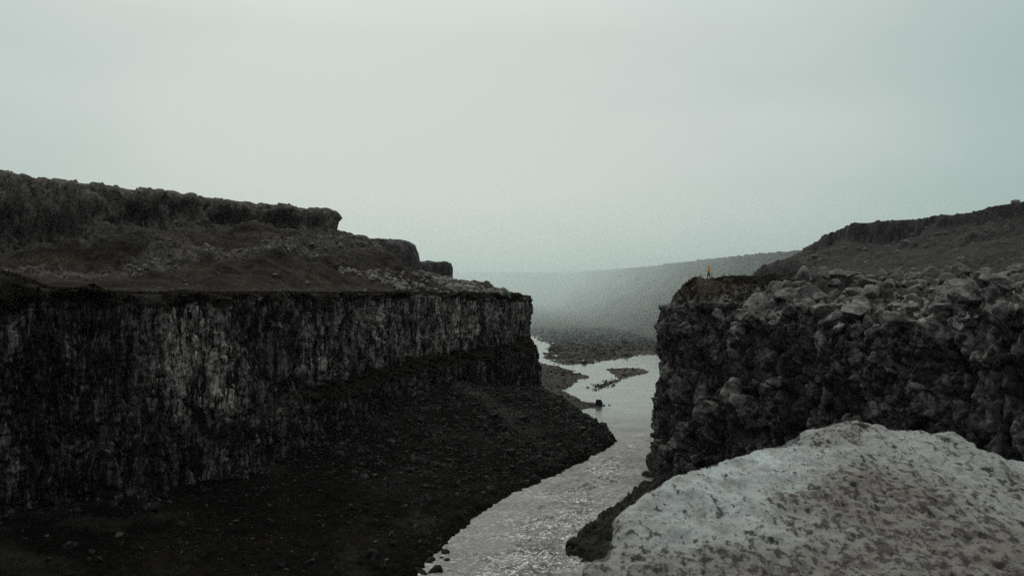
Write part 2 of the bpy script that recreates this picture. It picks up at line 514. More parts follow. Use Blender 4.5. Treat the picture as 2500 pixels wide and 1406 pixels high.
ledge_w = 1.5 + 0.7 * np.interp(s_arc, np.arange(0, s_arc[-1] + 9, 9), np.random.RandomState(4).rand(int(s_arc[-1] / 9) + 2))
ledge_j = 0.9 * fbm(v3(s_arc / 6, s_arc * 0, s_arc * 0), 3, 91)
for j in range(nf):
    t_ = tl[j]
    z = brow + (zf - brow) * t_ - 0.1
    off = 0.25 * sst(0, .02, t_) + 0.5 * t_ + 1.35 * ledge_w * (0.35 + 0.65 * sst(95, 120, C[:, 1])) * np.clip(0.5 - (z - (zl + ledge_j)) / 2.2, 0, 1) + 1.6 * sst(6.5, 0, z - zf)
    Pw[:, len(inl) + j, 0] = C[:, 0] + NRM[:, 0] * off; Pw[:, len(inl) + j, 1] = C[:, 1] + NRM[:, 1] * off
    Pw[:, len(inl) + j, 2] = z
nrm = grid_normals(Pw)
fl = Pw.reshape(-1, 3)
face = np.repeat(sst(len(inl) - 8, len(inl) + 3, np.arange(Pw.shape[1]).astype(float))[None], nS, 0).ravel()
but = 2.8 * fbm(fl * np.array([1, 1, .10]) / 7.0, 2, 21) + 0.8 * fbm(fl * np.array([1, 1, .25]) / 2.6, 3, 22)
wp = fl + 0.28 * np.stack([vnoise(fl / 1.9, 51), vnoise(fl / 1.9, 52), vnoise(fl / 1.9, 53)], -1)
a_, p_, j_, cid = facets(wp * np.array([1, 1, .085]) / 1.15, 5, 0.6, 3.2)
col = 1.35 * a_ + 0.7 * p_ + 0.75 * (np.sqrt(j_) - 1)
a_, p_, j_, cidb = facets(wp * np.array([1, 1, .33]) / 2.6, 55, 0.8, 6)
col += (0.9 * a_ + 0.9 * p_) * sst(-.1, .3, vnoise(fl / 9.0, 56))
a_, p_, j_, cid2 = facets(wp * np.array([1, 1, .50]) / 0.70, 6, 0.8)
blk = 0.42 * a_ + 0.5 * p_ + 0.22 * (j_ - 1)
a_, p_, j_, cid3 = facets(wp * np.array([1, 1, .75]) / 0.36, 7, 0.7)
blk += 0.16 * a_ + 0.2 * p_
fine = 0.10 * fbm(fl / 0.35, 2, 8)
up = np.clip(nrm[..., 2].ravel(), 0, 1)
disp = face * (but + (col + blk + fine) * (1 - 0.55 * up)) + (1 - face) * 0.30 * fbm(fl / 1.3, 4, 24)
dirv = nrm.reshape(-1, 3).copy()
hz = np.repeat(NRM[:, None, :], Pw.shape[1], 1).reshape(-1, 2)
dirv[:, 0] = dirv[:, 0] * (1 - face) + hz[:, 0] * face
dirv[:, 1] = dirv[:, 1] * (1 - face) + hz[:, 1] * face
dirv[:, 2] = dirv[:, 2] * (1 - face) + 0.15 * face
nv = dirv
Pd = fl + nv * disp[:, None]
Pd[:, 2] -= face * 0.0
# pale weathered patches; the far half's fuller light is painted in too
sA = np.repeat(s_arc[:, None], Pw.shape[1], 1).ravel()
ex_x = fl[:, 0] / np.maximum(fl[:, 1], 1) ; zz = fl[:, 2]
def blob(sx, zx, ws, wz):
    s_c = np.interp(sx, C[:, 1][:int(nS * .8)], s_arc[:int(nS * .8)])
    return np.exp(-(((sA - s_c) / ws) ** 2 + ((zz - zx) / wz) ** 2))
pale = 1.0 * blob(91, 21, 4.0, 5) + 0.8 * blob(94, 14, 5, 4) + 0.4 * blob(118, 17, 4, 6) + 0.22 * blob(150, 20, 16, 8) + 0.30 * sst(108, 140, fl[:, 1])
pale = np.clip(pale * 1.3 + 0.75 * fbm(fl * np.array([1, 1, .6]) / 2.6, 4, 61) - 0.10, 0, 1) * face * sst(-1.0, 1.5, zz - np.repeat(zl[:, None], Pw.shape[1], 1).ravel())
zlr = np.repeat((zl + ledge_j)[:, None], Pw.shape[1], 1).ravel(); browr = np.repeat(brow[:, None], Pw.shape[1], 1).ravel()
tn_ = fbm(fl * np.array([1, 1, .5]) / 1.3, 4, 95)
turf = np.clip(sst(1.5, 0.9, np.abs(zz - zlr) + 0.8 * tn_) * 0.9, 0, 1) * sst(96, 122, fl[:, 1])
depth_t = 0.35 + (1.5 * sst(100, 82, fl[:, 1]) + 0.5) * sst(-0.3, 0.4, vnoise(fl * np.array([1, 1, 0]) / 3.2, 96))
turf = np.maximum(turf, sst(0.25, -0.25, (browr - zz) - depth_t + 0.8 * tn_))
turf = turf * np.where(np.arange(len(zz)) % Pw.shape[1] < len(inl), 1, 1)
left_wall = grid_obj("cliff", Pd.reshape(Pw.shape), m_left, attrs={"pale": pale * 0.8 * (1 - turf) * (0.25 + 0.75 * sst(78, 90, fl[:, 1])), "turf": turf})  # pale cut back towards the near end, canyon shade put into the colour
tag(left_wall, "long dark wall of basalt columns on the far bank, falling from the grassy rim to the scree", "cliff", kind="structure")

# --- left plateau and hill
def hf(name, xs, ys, func, mat, label, cat, flip=False):
    X, Y = np.meshgrid(xs, ys, indexing='ij')
    P, attrs = func(X.ravel(), Y.ravel(), X.shape)
    o = grid_obj(name, P.reshape(X.shape + (3,)), mat, flip=flip, attrs=attrs)
    tag(o, label, cat, kind="structure")
    return o

def left_func(x, y, shp):
    z, rock, d, o = H_left(x, y)
    z = z - 2.2 * sst(5.5, 3.6, d) - np.maximum(0, 3.2 - d) * 40
    z = np.maximum(z, -2)
    P = v3(x, y, z).reshape(shp + (3,))
    nr = grid_normals(P).reshape(-1, 3)
    P = P.reshape(-1, 3)
    w = P + 0.6 * np.stack([vnoise(P / 2, 71), vnoise(P / 2, 72), vnoise(P / 2, 73)], -1)
    a1, p1, j1, cid = facets(w * np.array([1, 1, .6]) / 2.3, 9, 0.9)
    a3, p3, j3, cid3 = facets(w / 0.95, 10, 0.9)
    steep = sst(0.88, 0.6, nr[:, 2])
    rk = np.clip(np.maximum(rock, steep * 0.7 * sst(12, 5, o)), 0, 1)
    dsp = rk * (1.3 * a1 + 1.2 * p1 + 0.5 * (j1 - 1) + 0.2 + 0.45 * a3 + 0.6 * p3 + 0.2 * (j3 - 1)) + (0.45 * fbm(P / 2.6, 5, 33, 0.6)) * (1 - rk)
    hzf = sst(0.9, 0.55, nr[:, 2]) * 0.6
    dv = nr.copy(); 
    crest = sst(-1.5, 1.8, o)
    dsp = dsp * (0.45 + 0.75 * crest)
    P = P + dv * dsp[:, None]
    hn = nr[:, :2] / (np.linalg.norm(nr[:, :2], axis=1, keepdims=True) + 1e-6)
    und = 0.9 + 1.8 * sst(-0.1, 0.4, vnoise(P * np.array([1, 1, 0]) / 6.0, 88))
    push = steep * (0.75 * (0.5 + 0.9 * cid) * np.exp(-((o - 0.1) / 0.7) ** 2) - und * np.exp(-((o - 1.9) / 0.8) ** 2)) * sst(6, 3, o)
    P[:, :2] += hn * push[:, None]
    return P, {"rock": rk * 0.9}
hill = hf("hill", np.arange(-126, 10, 0.27), np.arange(64, 222, 0.27), left_func, m_grass,
          "dark hill with a broken rock crest and brown grass slope above the far cliff", "hill")

# --- scree below the left wall: wall contact -> shore
S_w = catmull([(-54, 20, 8), (-52, 50, 7), (-48.5, 72, 5.5), (-42.5, 84, 4.5), (-34.5, 99, 3.4), (-29, 120, 5.4), (-16, 150, 9.3), (-5.5, 162, 7.2), (2.0, 174, 5.0), (2.5, 180, 4.0), (-2, 190, 3)], 1.0)
S_s = catmull([(-24, 20, 0), (-19, 50, 0), (-12, 70, 0), (-9.8, 76.4, 0), (-6.8, 88, 0), (-2.6, 100.6, 0), (2.9, 111, 0), (9.5, 123, 0), (17.6, 142, 0), (16.2, 165, 0), (11, 196, 0)], 1.0)
def param(Cv, n):
    t = np.linspace(0, len(Cv) - 1, n)
    return np.stack([np.interp(t, np.arange(len(Cv)), Cv[:, i]) for i in range(3)], -1)
def by_ctrl(ctrl_n, Cv_fn, n):
    return None
# matched parameterisation by control index
def matched(ctrl, n):
    ctrl = np.array(ctrl, float)
    P = np.vstack([2 * ctrl[0] - ctrl[1], ctrl, 2 * ctrl[-1] - ctrl[-2]])
    t = np.linspace(0, len(ctrl) - 1 - 1e-6, n)
    i = t.astype(int); f = (t - i)[:, None]
    a, b, c, d = P[i], P[i + 1], P[i + 2], P[i + 3]
    return 0.5 * ((2 * b) + (-a + c) * f + (2 * a - 5 * b + 4 * c - d) * f ** 2 + (-a + 3 * b - 3 * c + d) * f ** 3)
Wc = [(-54, 20, 9), (-52, 50, 7.5), (-48.5, 72, 6), (-42.5, 84, 5), (-34.5, 99, 4.4), (-31.5, 110, 4.8), (-29, 120, 5.6), (-23, 135, 8.0), (-16, 150, 9.6), (-5.5, 162, 7.4), (1.5, 173, 5.4), (1.5, 179, 4.2), (-4, 190, 3)]
Sc = [(-24, 20, 0), (-19, 45, 0), (-14, 63, 0), (-9.8, 76.4, 0), (-6.8, 88, 0), (-2.6, 100.6, 0), (2.9, 111, 0), (9.5, 123, 0), (16.4, 137, 0), (17.8, 144, 0), (17.0, 155, 0), (14.5, 168, 0), (8, 190, 0)]
nu, nvv = 620, 300
Wm, Sm = matched(Wc, nu), matched(Sc, nu)
tv = np.linspace(-0.05, 1.10, nvv)
PS = np.zeros((nu, nvv, 3))
for j, t_ in enumerate(tv):
    PS[:, j, :2] = Wm[:, :2] * (1 - t_) + Sm[:, :2] * t_
    PS[:, j, 2] = Wm[:, 2] * ((1 - min(max(t_, 0), 1)) ** 1.12) + (0.55 * math.sin(math.pi * min(max(t_, 0), 1)) ** 0.8 * np.interp(np.linspace(0, 12, nu), [0, 6, 9, 12], [1, 1.2, 3.0, 3.0])) + (-1.2 * (t_ - 1) / 0.1 if t_ > 1 else 0) + 0.15
fl = PS.reshape(-1, 3)
tt = np.repeat(tv[None], nu, 0).ravel()
shape_n = 1.0 * fbm(fl * np.array([1, 1, 0]) / 8, 3, 101) * np.sin(np.pi * np.clip(tt, 0, 1)) + 0.35 * fbm(fl * np.array([1, 1, 0]) / 2.2, 4, 102)
f1, f2, cid = worley(fl * np.array([1, 1, 0.3]) / 0.9, 14)
f3, f4, cid3 = worley(fl * np.array([1, 1, 0.3]) / 0.42, 15)
amp = sst(1.12, 0.95, tt)
fl = fl.copy()
fl[:, 2] += shape_n + amp * (0.32 * cid * np.minimum((f2 - f1) * 3, 1) + 0.16 * cid3 * np.minimum((f4 - f3) * 3, 1)) - 0.15
edge = sst(0.93, 0.985, tt) * sst(1.06, 1.01, tt)
fl[:, 2] += edge * 0.45 * (0.6 + 0.8 * cid)
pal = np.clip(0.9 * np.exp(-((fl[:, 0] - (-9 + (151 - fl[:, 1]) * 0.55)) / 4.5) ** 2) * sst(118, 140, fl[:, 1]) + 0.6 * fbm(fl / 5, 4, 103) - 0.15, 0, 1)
SCREE = fl.reshape(nu, nvv, 3)
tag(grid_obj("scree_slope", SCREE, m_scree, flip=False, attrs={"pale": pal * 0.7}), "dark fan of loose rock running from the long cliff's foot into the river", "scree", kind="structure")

# ------------------------------------------------------------------ RIGHT SIDE: brow (x, y, brow z, top z, plinth, rockiness)
RR = [(112, 430, 26, 28, 0, .2), (98, 300, 26, 28, 0, .2), (74, 205, 26, 28, 0, .2), (42, 158, 26, 28.3, 0, .2), (29, 133, 26, 28.3, 0, .2), (23.7, 118, 25.8, 28.2, 0.3, .1), (22.9, 111.5, 25.4, 28.2, 1, .1),
      (24.6, 106.0, 25.2, 28.4, 1, .15), (27.2, 103.0, 25.2, 28.5, .6, .3), (29.6, 99.5, 24.9, 28.4, 0, .6), (27.4, 94.5, 24.0, 28.0, 0, 1), (29.8, 88.5, 24.2, 27.9, 0, 1), (34, 80, 24.6, 27.9, 0, 1), (37.2, 72, 25.0, 28.1, 0, 1),
      (40.0, 65, 25.3, 28.2, 0, 1), (43.5, 56, 25.5, 28.2, 0, 1), (45, 42, 25.5, 28, 0, 1), (40, 28, 25.5, 27, 0, 1), (27, 17, 25.3, 26, 0, 1), (14, 10.5, 25.2, 25.5, 0, 1), (6, 7.0, 25.1, 25.2, 0, 1),
      (2.0, 4.0, 24.9, 25.0, 0, 1), (-0.6, 1.9, 24.9, 25.0, 0, 1), (-2.6, -3, 25, 25.3, 0, 1), (-6, -22, 25.2, 26, 0, 1), (-14, -80, 25.2, 27, 0, 1)]
RC = catmull(RR, 0.8)
RC[:, 2:] = np.clip(RC[:, 2:], [23, 24.8, 0, 0], [30, 30, 1, 1])
def H_right(x, y):
    d, ex = dist_curve(x, y, RC[::2])
    B, Tz, rockn = ex[:, 0], ex[:, 1], ex[:, 3]
    p = v3(x, y, x * 0)
    wd = np.where(rockn > 0.7, 17.0, 6.5)
    wd = 4.2 + (rockn > 0.2) * (rockn - 0.2) / 0.8 * 13.0
    z = B + (Tz - B) * (sst(-0.5, 1, np.clip(d, 0, None) / wd) - 0.26) / 0.74
    z += 0.35 * sst(2, 12, d) * fbm(p / 6, 3, 201) * (0.25 + 0.75 * sst(.2, .8, rockn))
    z -= 1.1 * sst(10, 24, d) * (1 - rockn)
    return z, d, rockn

def rspace(x, y):
    return np.where((y > 58) & (y < 120) & (x < 50), 0.085, np.where((y >= 120) & (y < 135), 0.3, 1.1))
C = resample(RC, rspace)
_cw = v3(C[:, 0], C[:, 1], C[:, 0] * 0)
T = np.gradient(C[:, :2], axis=0); T /= np.linalg.norm(T, axis=1, keepdims=True)
k = 61
Tn = np.stack([np.convolve(np.pad(T[:, i], k // 2, mode='edge'), np.ones(k) / k, 'valid') for i in range(2)], -1)
Tn /= np.linalg.norm(Tn, axis=1, keepdims=True)
NRR = np.stack([Tn[:, 1], -Tn[:, 0]], -1)     # right of travel = canyon side
nS = len(C)
inl = -np.concatenate([np.arange(3.6, 1.2, -0.16), np.arange(1.2, 0.0, -0.10)])
nf = 240
wv_ = (1.5 * fbm(_cw / 5.0, 2, 811) + 0.5 * fbm(_cw / 1.8, 2, 812)) * sst(52, 60, C[:, 1]) * (0.25 + 0.75 * sst(.2, .8, C[:, 5]))
C[:, :2] += NRR * wv_[:, None]
Pr = np.zeros((nS, len(inl) + nf, 3))
for j, o_ in enumerate(inl):
    Pr[:, j, 0] = C[:, 0] + NRR[:, 0] * o_; Pr[:, j, 1] = C[:, 1] + NRR[:, 1] * o_
zt, _, _ = H_right(Pr[:, :len(inl), 0].ravel(), Pr[:, :len(inl), 1].ravel())
lip = 0.9 * fbm(_cw / 3.2, 2, 813) * sst(52, 60, C[:, 1])
Pr[:, :len(inl), 2] = zt.reshape(nS, -1) + lip[:, None] * sst(-3.4, -0.5, inl)[None] - 0.5 * sst(-1.2, 0, inl)[None]
brow = Pr[:, len(inl) - 1, 2]
pl = C[:, 4]
tl = np.linspace(0, 1, nf) ** 1.12
for j in range(nf):
    t_ = tl[j]
    z = brow + (-1.2 - brow) * t_ - 0.05
    off = 0.2 * sst(0, .02, t_) + 0.5 * sst(0, .16, t_) + 0.4 * t_ + pl * (0.9 * sst(13.5, 10.0, z) + 1.1 * sst(5.6, 5.0, z)) - pl * 0.5 * sst(.1, .3, t_)
    Pr[:, len(inl) + j, 0] = C[:, 0] + NRR[:, 0] * off; Pr[:, len(inl) + j, 1] = C[:, 1] + NRR[:, 1] * off
    Pr[:, len(inl) + j, 2] = z
nrm = grid_normals(Pr)
fl = Pr.reshape(-1, 3)
hz = np.repeat(NRR[:, None, :], Pr.shape[1], 1).reshape(-1, 2)
def blocks(fl, rnd=1.0):
    """rounded, cracked blocks of several sizes; returns displacement"""
    wp = fl + 0.25 * np.stack([vnoise(fl / 1.7, 151), vnoise(fl / 1.7, 152), vnoise(fl / 1.7, 153)], -1)
    a_, p_, j_, c1 = facets(wp * np.array([1, 1, .50]) / 2.7, 35, 0.9, 4.0)
    big = 1.9 * a_ + 1.7 * p_ + 1.1 * (np.sqrt(j_) - 1)
    a_, p_, j_, c2 = facets(wp * np.array([1, 1, .60]) / 1.35, 36, 0.8, 4.0)
    mid_ = 0.75 * a_ + 0.75 * p_ + 0.50 * (np.sqrt(j_) - 1)
    a_, p_, j_, c3 = facets(wp * np.array([1, 1, .80]) / 0.52, 37, 0.8)
    sm = 0.16 * a_ + 0.20 * p_ + 0.12 * (np.sqrt(j_) - 1)
    msk = sst(-0.15, 0.25, vnoise(fl / 6.0, 38))
    return big * (0.45 + 0.55 * msk) + mid_ * (1.1 - 0.3 * msk) + sm * (1.35 - 1.0 * msk) + 0.1, c1, c2, msk
bd, c1, c2, msk = blocks(fl)
but = 1.6 * fbm(fl * np.array([1, 1, .18]) / 6.5, 2, 221) + 0.5 * fbm(fl * np.array([1, 1, .3]) / 2.4, 3, 222)
face = np.repeat(sst(len(inl) - 4, len(inl) + 14, np.arange(Pr.shape[1]).astype(float))[None], nS, 0).ravel()
near = sst(14, 25, np.hypot(fl[:, 0], fl[:, 1]))
rockn = np.repeat(C[:, 5][:, None], Pr.shape[1], 1).ravel()
edge_in = np.repeat(sst(0, 8, np.arange(Pr.shape[1]).astype(float))[None], nS, 0).ravel()
topamp = (0.25 + 0.75 * sst(0.3, 0.8, rockn)) * (1 - face) + face
disp = (topamp * bd * (0.72 * (1 - face) + face) + face * but + 0.08 * fbm(fl / 0.3, 2, 223)) * (0.25 + 0.75 * near)
dv = nrm.reshape(-1, 3).copy()
dv[:, 0] = dv[:, 0] * (1 - face) + hz[:, 0] * face
dv[:, 1] = dv[:, 1] * (1 - face) + hz[:, 1] * face
dv[:, 2] = dv[:, 2] * (1 - face) + 0.25 * face
Pd = fl + dv * disp[:, None]
pale = np.clip(0.6 * (c1 - 0.45) + 0.3 * (c2 - 0.5) + 0.75 * sst(20, 25, fl[:, 2]) * sst(.2, .9, rockn), 0, 1)  # upper wall lightened by height, its top light put into the colour
RW = Pd.reshape(Pr.shape)
tn_ = fbm(fl / 1.2, 4, 241)
turf = sst(.48, .28, rockn + 0.12 * tn_) * sst(25.6, 26.3, fl[:, 2] + 0.9 * tn_)
right_wall = grid_obj("cliff", RW, m_right, attrs={"pale": pale * 0.8 * (1 - turf), "turf": turf})
tag(right_wall, "sheer wall of broken rounded basalt blocks with the walker on its top", "cliff", kind="structure")

def right_func(x, y, shp):
    z, d, rockn = H_right(x, y)
    zz = z.copy()
    P = v3(x, y, z).reshape(shp + (3,))
    nr = grid_normals(P).reshape(-1, 3); P = P.reshape(-1, 3)
    bdd, c1, c2, msk = blocks(P)
    am = sst(0.3, 0.8, rockn + 0.35 * fbm(P / 4, 3, 231)) * sst(60, 20, d)
    P = P + nr * ((bdd * 0.72 * (0.25 + .75 * am))[:, None]) + 0.12 * (fbm(P / 0.8, 4, 232) * np.array([0, 0, 1])[:, None]).T * (1 - am[:, None])
    P[:, 2] += -1.6 * sst(3.4, 2.4, d) - np.maximum(0, 2.0 - d) * 40
    P[:, 2] = np.maximum(P[:, 2], -3)
    return P, {"rock": am}
right_top = hf("plateau", np.arange(17, 92, 0.2), np.arange(56, 150, 0.27), right_func, m_heath,
               "stony heath on top of the block cliff, brown towards the walker and bare rock elsewhere", "plateau")
right_top_back = hf("plateau", np.arange(-30, 120, 1.1), np.arange(-90, 57, 1.1), right_func, m_heath,
               "rocky ground of the near bank around the viewpoint", "plateau")

def z_right(x, y):
    dg = bpy.context.evaluated_depsgraph_get()
    best = None
    for o in (right_top, right_wall):
        ok, loc, n, _ = o.ray_cast(Vector((x, y, 60)), Vector((0, 0, -1)))
        if ok and (best is None or loc.z > best): best = loc.z
    return best if best is not None else 28.0

# dark talus and bank rocks at the foot of the block cliff
Wc = [(26, 60, 6), (26, 72, 5), (24, 84, 4), (23, 94, 3.4), (24, 102, 2.6), (24.5, 110, 2)]
Sc = [(16, 60, 0), (10, 74, 0), (5.9, 81, 0), (8.6, 89.4, 0), (13.0, 98, 0), (18.4, 109, 0)]
nu, nw = 420, 160
Wm, Sm = matched(Wc, nu), matched(Sc, nu)
tv = np.linspace(0, 1.12, nw)
PB = np.zeros((nu, nw, 3))
for j, t_ in enumerate(tv):
    PB[:, j, :2] = Wm[:, :2] * (1 - t_) + Sm[:, :2] * t_
    PB[:, j, 2] = Wm[:, 2] * (1 - min(t_, 1)) ** 0.9 + 0.5 * sst(1.03, 0.93, t_) + (-2.0 * (t_ - 1) / 0.12 if t_ > 1 else 0)
fl = PB.reshape(-1, 3).copy()
f1, f2, cA = worley(fl / 1.5, 41); f3, f4, cB = worley(fl / 0.6, 42)
fl[:, 2] += 1.0 * (cA - 0.4) + 0.5 * np.minimum((f2 - f1) * 2.5, 1) + 0.35 * cB * np.minimum((f4 - f3) * 2.5, 1) - 0.35
tag(grid_obj("river_bank", fl.reshape(nu, nw, 3), m_dark), "black wet rock bank at the river's edge below the pale foreground boulder", "bank", kind="structure")

# ------------------------------------------------------------------ river bed, gravel bars, valley floor out to the horizon
def poly_inside(x, y, poly):
    n = len(poly); ins = np.zeros(len(x), bool)
    j = n - 1
    for i in range(n):
        xi, yi = poly[i]; xj, yj = poly[j]
        c = ((yi > y) != (yj > y)) & (x < (xj - xi) * (y - yi) / (yj - yi + 1e-12) + xi)
        ins ^= c; j = i
    return ins
def w_(px, py):           # point on the water level seen at that place
    Y = EYE * FPX / (py - 703.0); return ((px - 1250) / FPX * Y, Y)
bars = [
    ([w_(1290, 885), w_(1330, 888), w_(1370, 898), w_(1410, 909), w_(1434, 921), w_(1412, 930), w_(1385, 945), w_(1372, 955), w_(1395, 966), w_(1420, 978), w_(1450, 986), w_(1472, 988), w_(1455, 996), w_(1415, 998), w_(1380, 1000), w_(1330, 1010), w_(1270, 1010)], 1.5, 10.0),
    ([w_(1484, 901), w_(1520, 898), w_(1560, 899), w_(1588, 906), w_(1560, 915), w_(1515, 923), w_(1500, 914)], 0.7, 6.0),
    ([w_(1450, 944), w_(1475, 936), w_(1500, 927), w_(1508, 928), w_(1490, 938), w_(1465, 948)], 0.25, 4.0),
    ([w_(1304, 822), w_(1345, 842), w_(1334, 858), w_(1332, 872), w_(1352, 884), w_(1390, 890), w_(1430, 888), w_(1470, 880), w_(1530, 874), w_(1560, 868), w_(1640, 864), (180, 330), (900, 330), (1500, 700), (1500, 2600), (-1500, 2600), (-1500, 700), (-200, 600), (-20, 560), w_(1290, 800)], 1.4, 60.0),
    ([(26, 125), (60, 190), (100, 300), (150, 340), (400, 340), (400, 100), (60, 100)], 2.0, 30.0),
]
def ground_func(x, y):
    p = v3(x, y, x * 0)
    z = np.full(len(x), -2.0)
    wob = 1.0
    for poly, hgt, L in bars:
        pa = np.array(poly + [poly[0]])
        d, _ = dist_curve(x, y, pa)
        d = np.abs(d) * np.where(poly_inside(x, y, poly), 1, -1)
        sc_ = np.clip(y / 200, 0.5, 3)
        d = d + sc_ * (1.1 * fbm(v3(x / 3.0, y / 7.0, x * 0), 4, 301)) 
        zz = np.where(d > 0, 0.04 + hgt * (1 - np.exp(-d / L)), np.maximum(-2.0, 0.04 + d * 0.12))
        zz = zz + np.where(d > -3, (0.10 + 0.25 * (hgt > 1)) * fbm(v3(x / 2.2, y / 5, x * 0), 4, 302) * sst(-3, 2, d), 0)
        z = np.maximum(z, zz)
    return z
Yr = np.concatenate([np.arange(-130, 150, 6.0), 150 * np.exp(np.linspace(0, math.log(720 / 150), 520)), np.linspace(730, 2600, 60)])
Ur = np.linspace(-1, 1, 620)
YY = np.repeat(Yr[:, None], len(Ur), 1)
half = np.interp(Yr, [-130, 150, 720, 2600], [160, 60, 200, 1500])
cen = np.interp(Yr, [-130, 150, 720, 2600], [0, 15, 130, 0])
XX = cen[:, None] + half[:, None] * Ur[None]
zg = ground_func(XX.ravel(), YY.ravel())
Pg = v3(XX.ravel(), YY.ravel(), zg).reshape(len(Yr), len(Ur), 3)
tag(grid_obj("ground", Pg, m_gravel, flip=True), "grey gravel bars and flats of the valley floor beside the river", "ground", kind="structure")
# a wide coarse sheet below it so that the land reaches the horizon on every side
gx_ = np.linspace(-1500, 1500, 61); gy_ = np.linspace(-140, 2620, 61)
GX, GY = np.meshgrid(gx_, gy_, indexing='ij')
gz_ = -2.3 + 24 * sst(90, 260, np.abs(GX)) * sst(400, 150, GY)
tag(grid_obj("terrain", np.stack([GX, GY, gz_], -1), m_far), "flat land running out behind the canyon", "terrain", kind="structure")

# ------------------------------------------------------------------ hills
def crag_hill(name, line, label, mat, xs, ys, L, base, wig, cell, power=1.5, tall=None, seed=400, crag=0.28, cut=False):
    Cv = catmull(line, 6)
    X, Y = np.meshgrid(xs, ys, indexing='ij'); x, y = X.ravel(), Y.ravel()
    p = v3(x, y, x * 0)
    d, ex = dist_curve(x, y, Cv[::2])
    o = -d + wig * fbm(p / (wig * 5), 4, seed) + 0.35 * wig * fbm(p / wig, 3, seed + 1)
    top = ex[:, 0] + 0.02 * ex[:, 0] * fbm(p / (wig * 3), 3, seed + 2) + np.clip(-o, 0, 300) * 0.01
    ch = crag * (top - base) * (0.75 + 0.5 * fbm(p / (wig * 4), 2, seed + 3))
    tt = np.clip(o / L, 0, 1)
    sl = base + (top - ch - base) * (1 - tt) ** power
    cr = sst(-0.3, 1.0, o / (wig * 0.45))
    z = top * (1 - cr) + sl * cr
    if cut:
        dr, _ = dist_curve(x, y, RC[::3])
        z = z - 32 * sst(6, 0, dr)
    P = v3(x, y, z).reshape(X.shape + (3,))
    nr = grid_normals(P).reshape(-1, 3); P = P.reshape(-1, 3)
    f1, f2, c = worley(P * np.array([1, 1, .5]) / cell, seed + 5)
    f3, f4, c3 = worley(P / (cell * .42), seed + 6)
    st = sst(0.97, 0.75, nr[:, 2]) * (0.35 + 0.65 * sst(0, wig * .4, o))
    P = P + nr * ((0.12 + st * 0.88) * cell * (0.42 * (c - .5) + 0.3 * np.minimum((f2 - f1) * 2.4, 1) + 0.14 * (c3 - .5)))[:, None]
    o_ = grid_obj(name, P.reshape(X.shape + (3,)), mat)
    return tag(o_, label, "hill", kind="structure")

crag_hill("hill", [(420, 60, 56), (260, 130, 54), (190, 192, 53.5), (149, 232, 52.6), (139, 252, 50.0), (128, 272, 50.0), (121, 284, 49.8), (120.0, 296, 47.5), (122, 316, 46.2), (124, 332, 44.5), (126, 345, 44.0), (142, 372, 43), (220, 420, 43), (420, 450, 45)][::-1],
          "rocky hillside with a cliffed crest rising behind the boulder field", m_mid, np.arange(55, 300, 0.85), np.arange(105, 420, 0.85), 62.0, 26.3, 4.0, 3.0, 1.35, seed=410, cut=True)
crag_hill("hill", [(700, 330, 52), (420, 340, 49), (250, 370, 48.5), (172, 430, 48.7), (160, 500, 48.9), (152, 640, 49.4), (147, 1000, 51.9), (133, 1500, 58), (150, 1800, 60), (300, 1950, 60)][::-1],
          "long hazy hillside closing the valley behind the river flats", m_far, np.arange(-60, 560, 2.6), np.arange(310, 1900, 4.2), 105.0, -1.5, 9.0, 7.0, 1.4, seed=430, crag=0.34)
crag_hill("hill", [(900, 1250, 60), (300, 1480, 53), (120, 1500, 52), (38, 1550, 54), (-60, 1700, 60), (-140, 1800, 63), (-320, 1700, 62), (-600, 1300, 60), (-900, 900, 60)][::-1],
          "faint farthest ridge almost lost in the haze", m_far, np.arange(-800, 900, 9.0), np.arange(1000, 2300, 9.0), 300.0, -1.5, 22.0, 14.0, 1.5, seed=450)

def hind(x, y, shp):  # added high ground out of view, raised to cut sky light from behind
    p = v3(x, y, x * 0)
    dl, exl = dist_curve(x, y, LD[::3]); dr, exr = dist_curve(x, y, RC[::4])
    zl_ = 26 + 19 * sst(8, 46, dl) 
    zr_ = 25 + 24 * sst(10, 60, dr)
    z = np.where(dl > 0, zl_, np.where(dr > 0, zr_, -2.0))
    z = np.where((dl > -1) & (dl < 4), -2.5, z)
    z = np.where((dr > -1) & (dr < 4), -2.5, z)
    z = np.maximum(z, -2 + 52 * sst(-45, -95, y)) + 1.5 * fbm(p / 12, 4, 471) * (z > 0)
    return v3(x, y, z), {"rock": 0.5 + 0.5 * fbm(p / 9, 3, 472)}
hf("hillside", np.arange(-190, 120, 1.5), np.arange(-130, 64, 1.5), hind, m_grass, "unseen hillside added behind the viewpoint to block sky light and darken the canyon", "hillside")

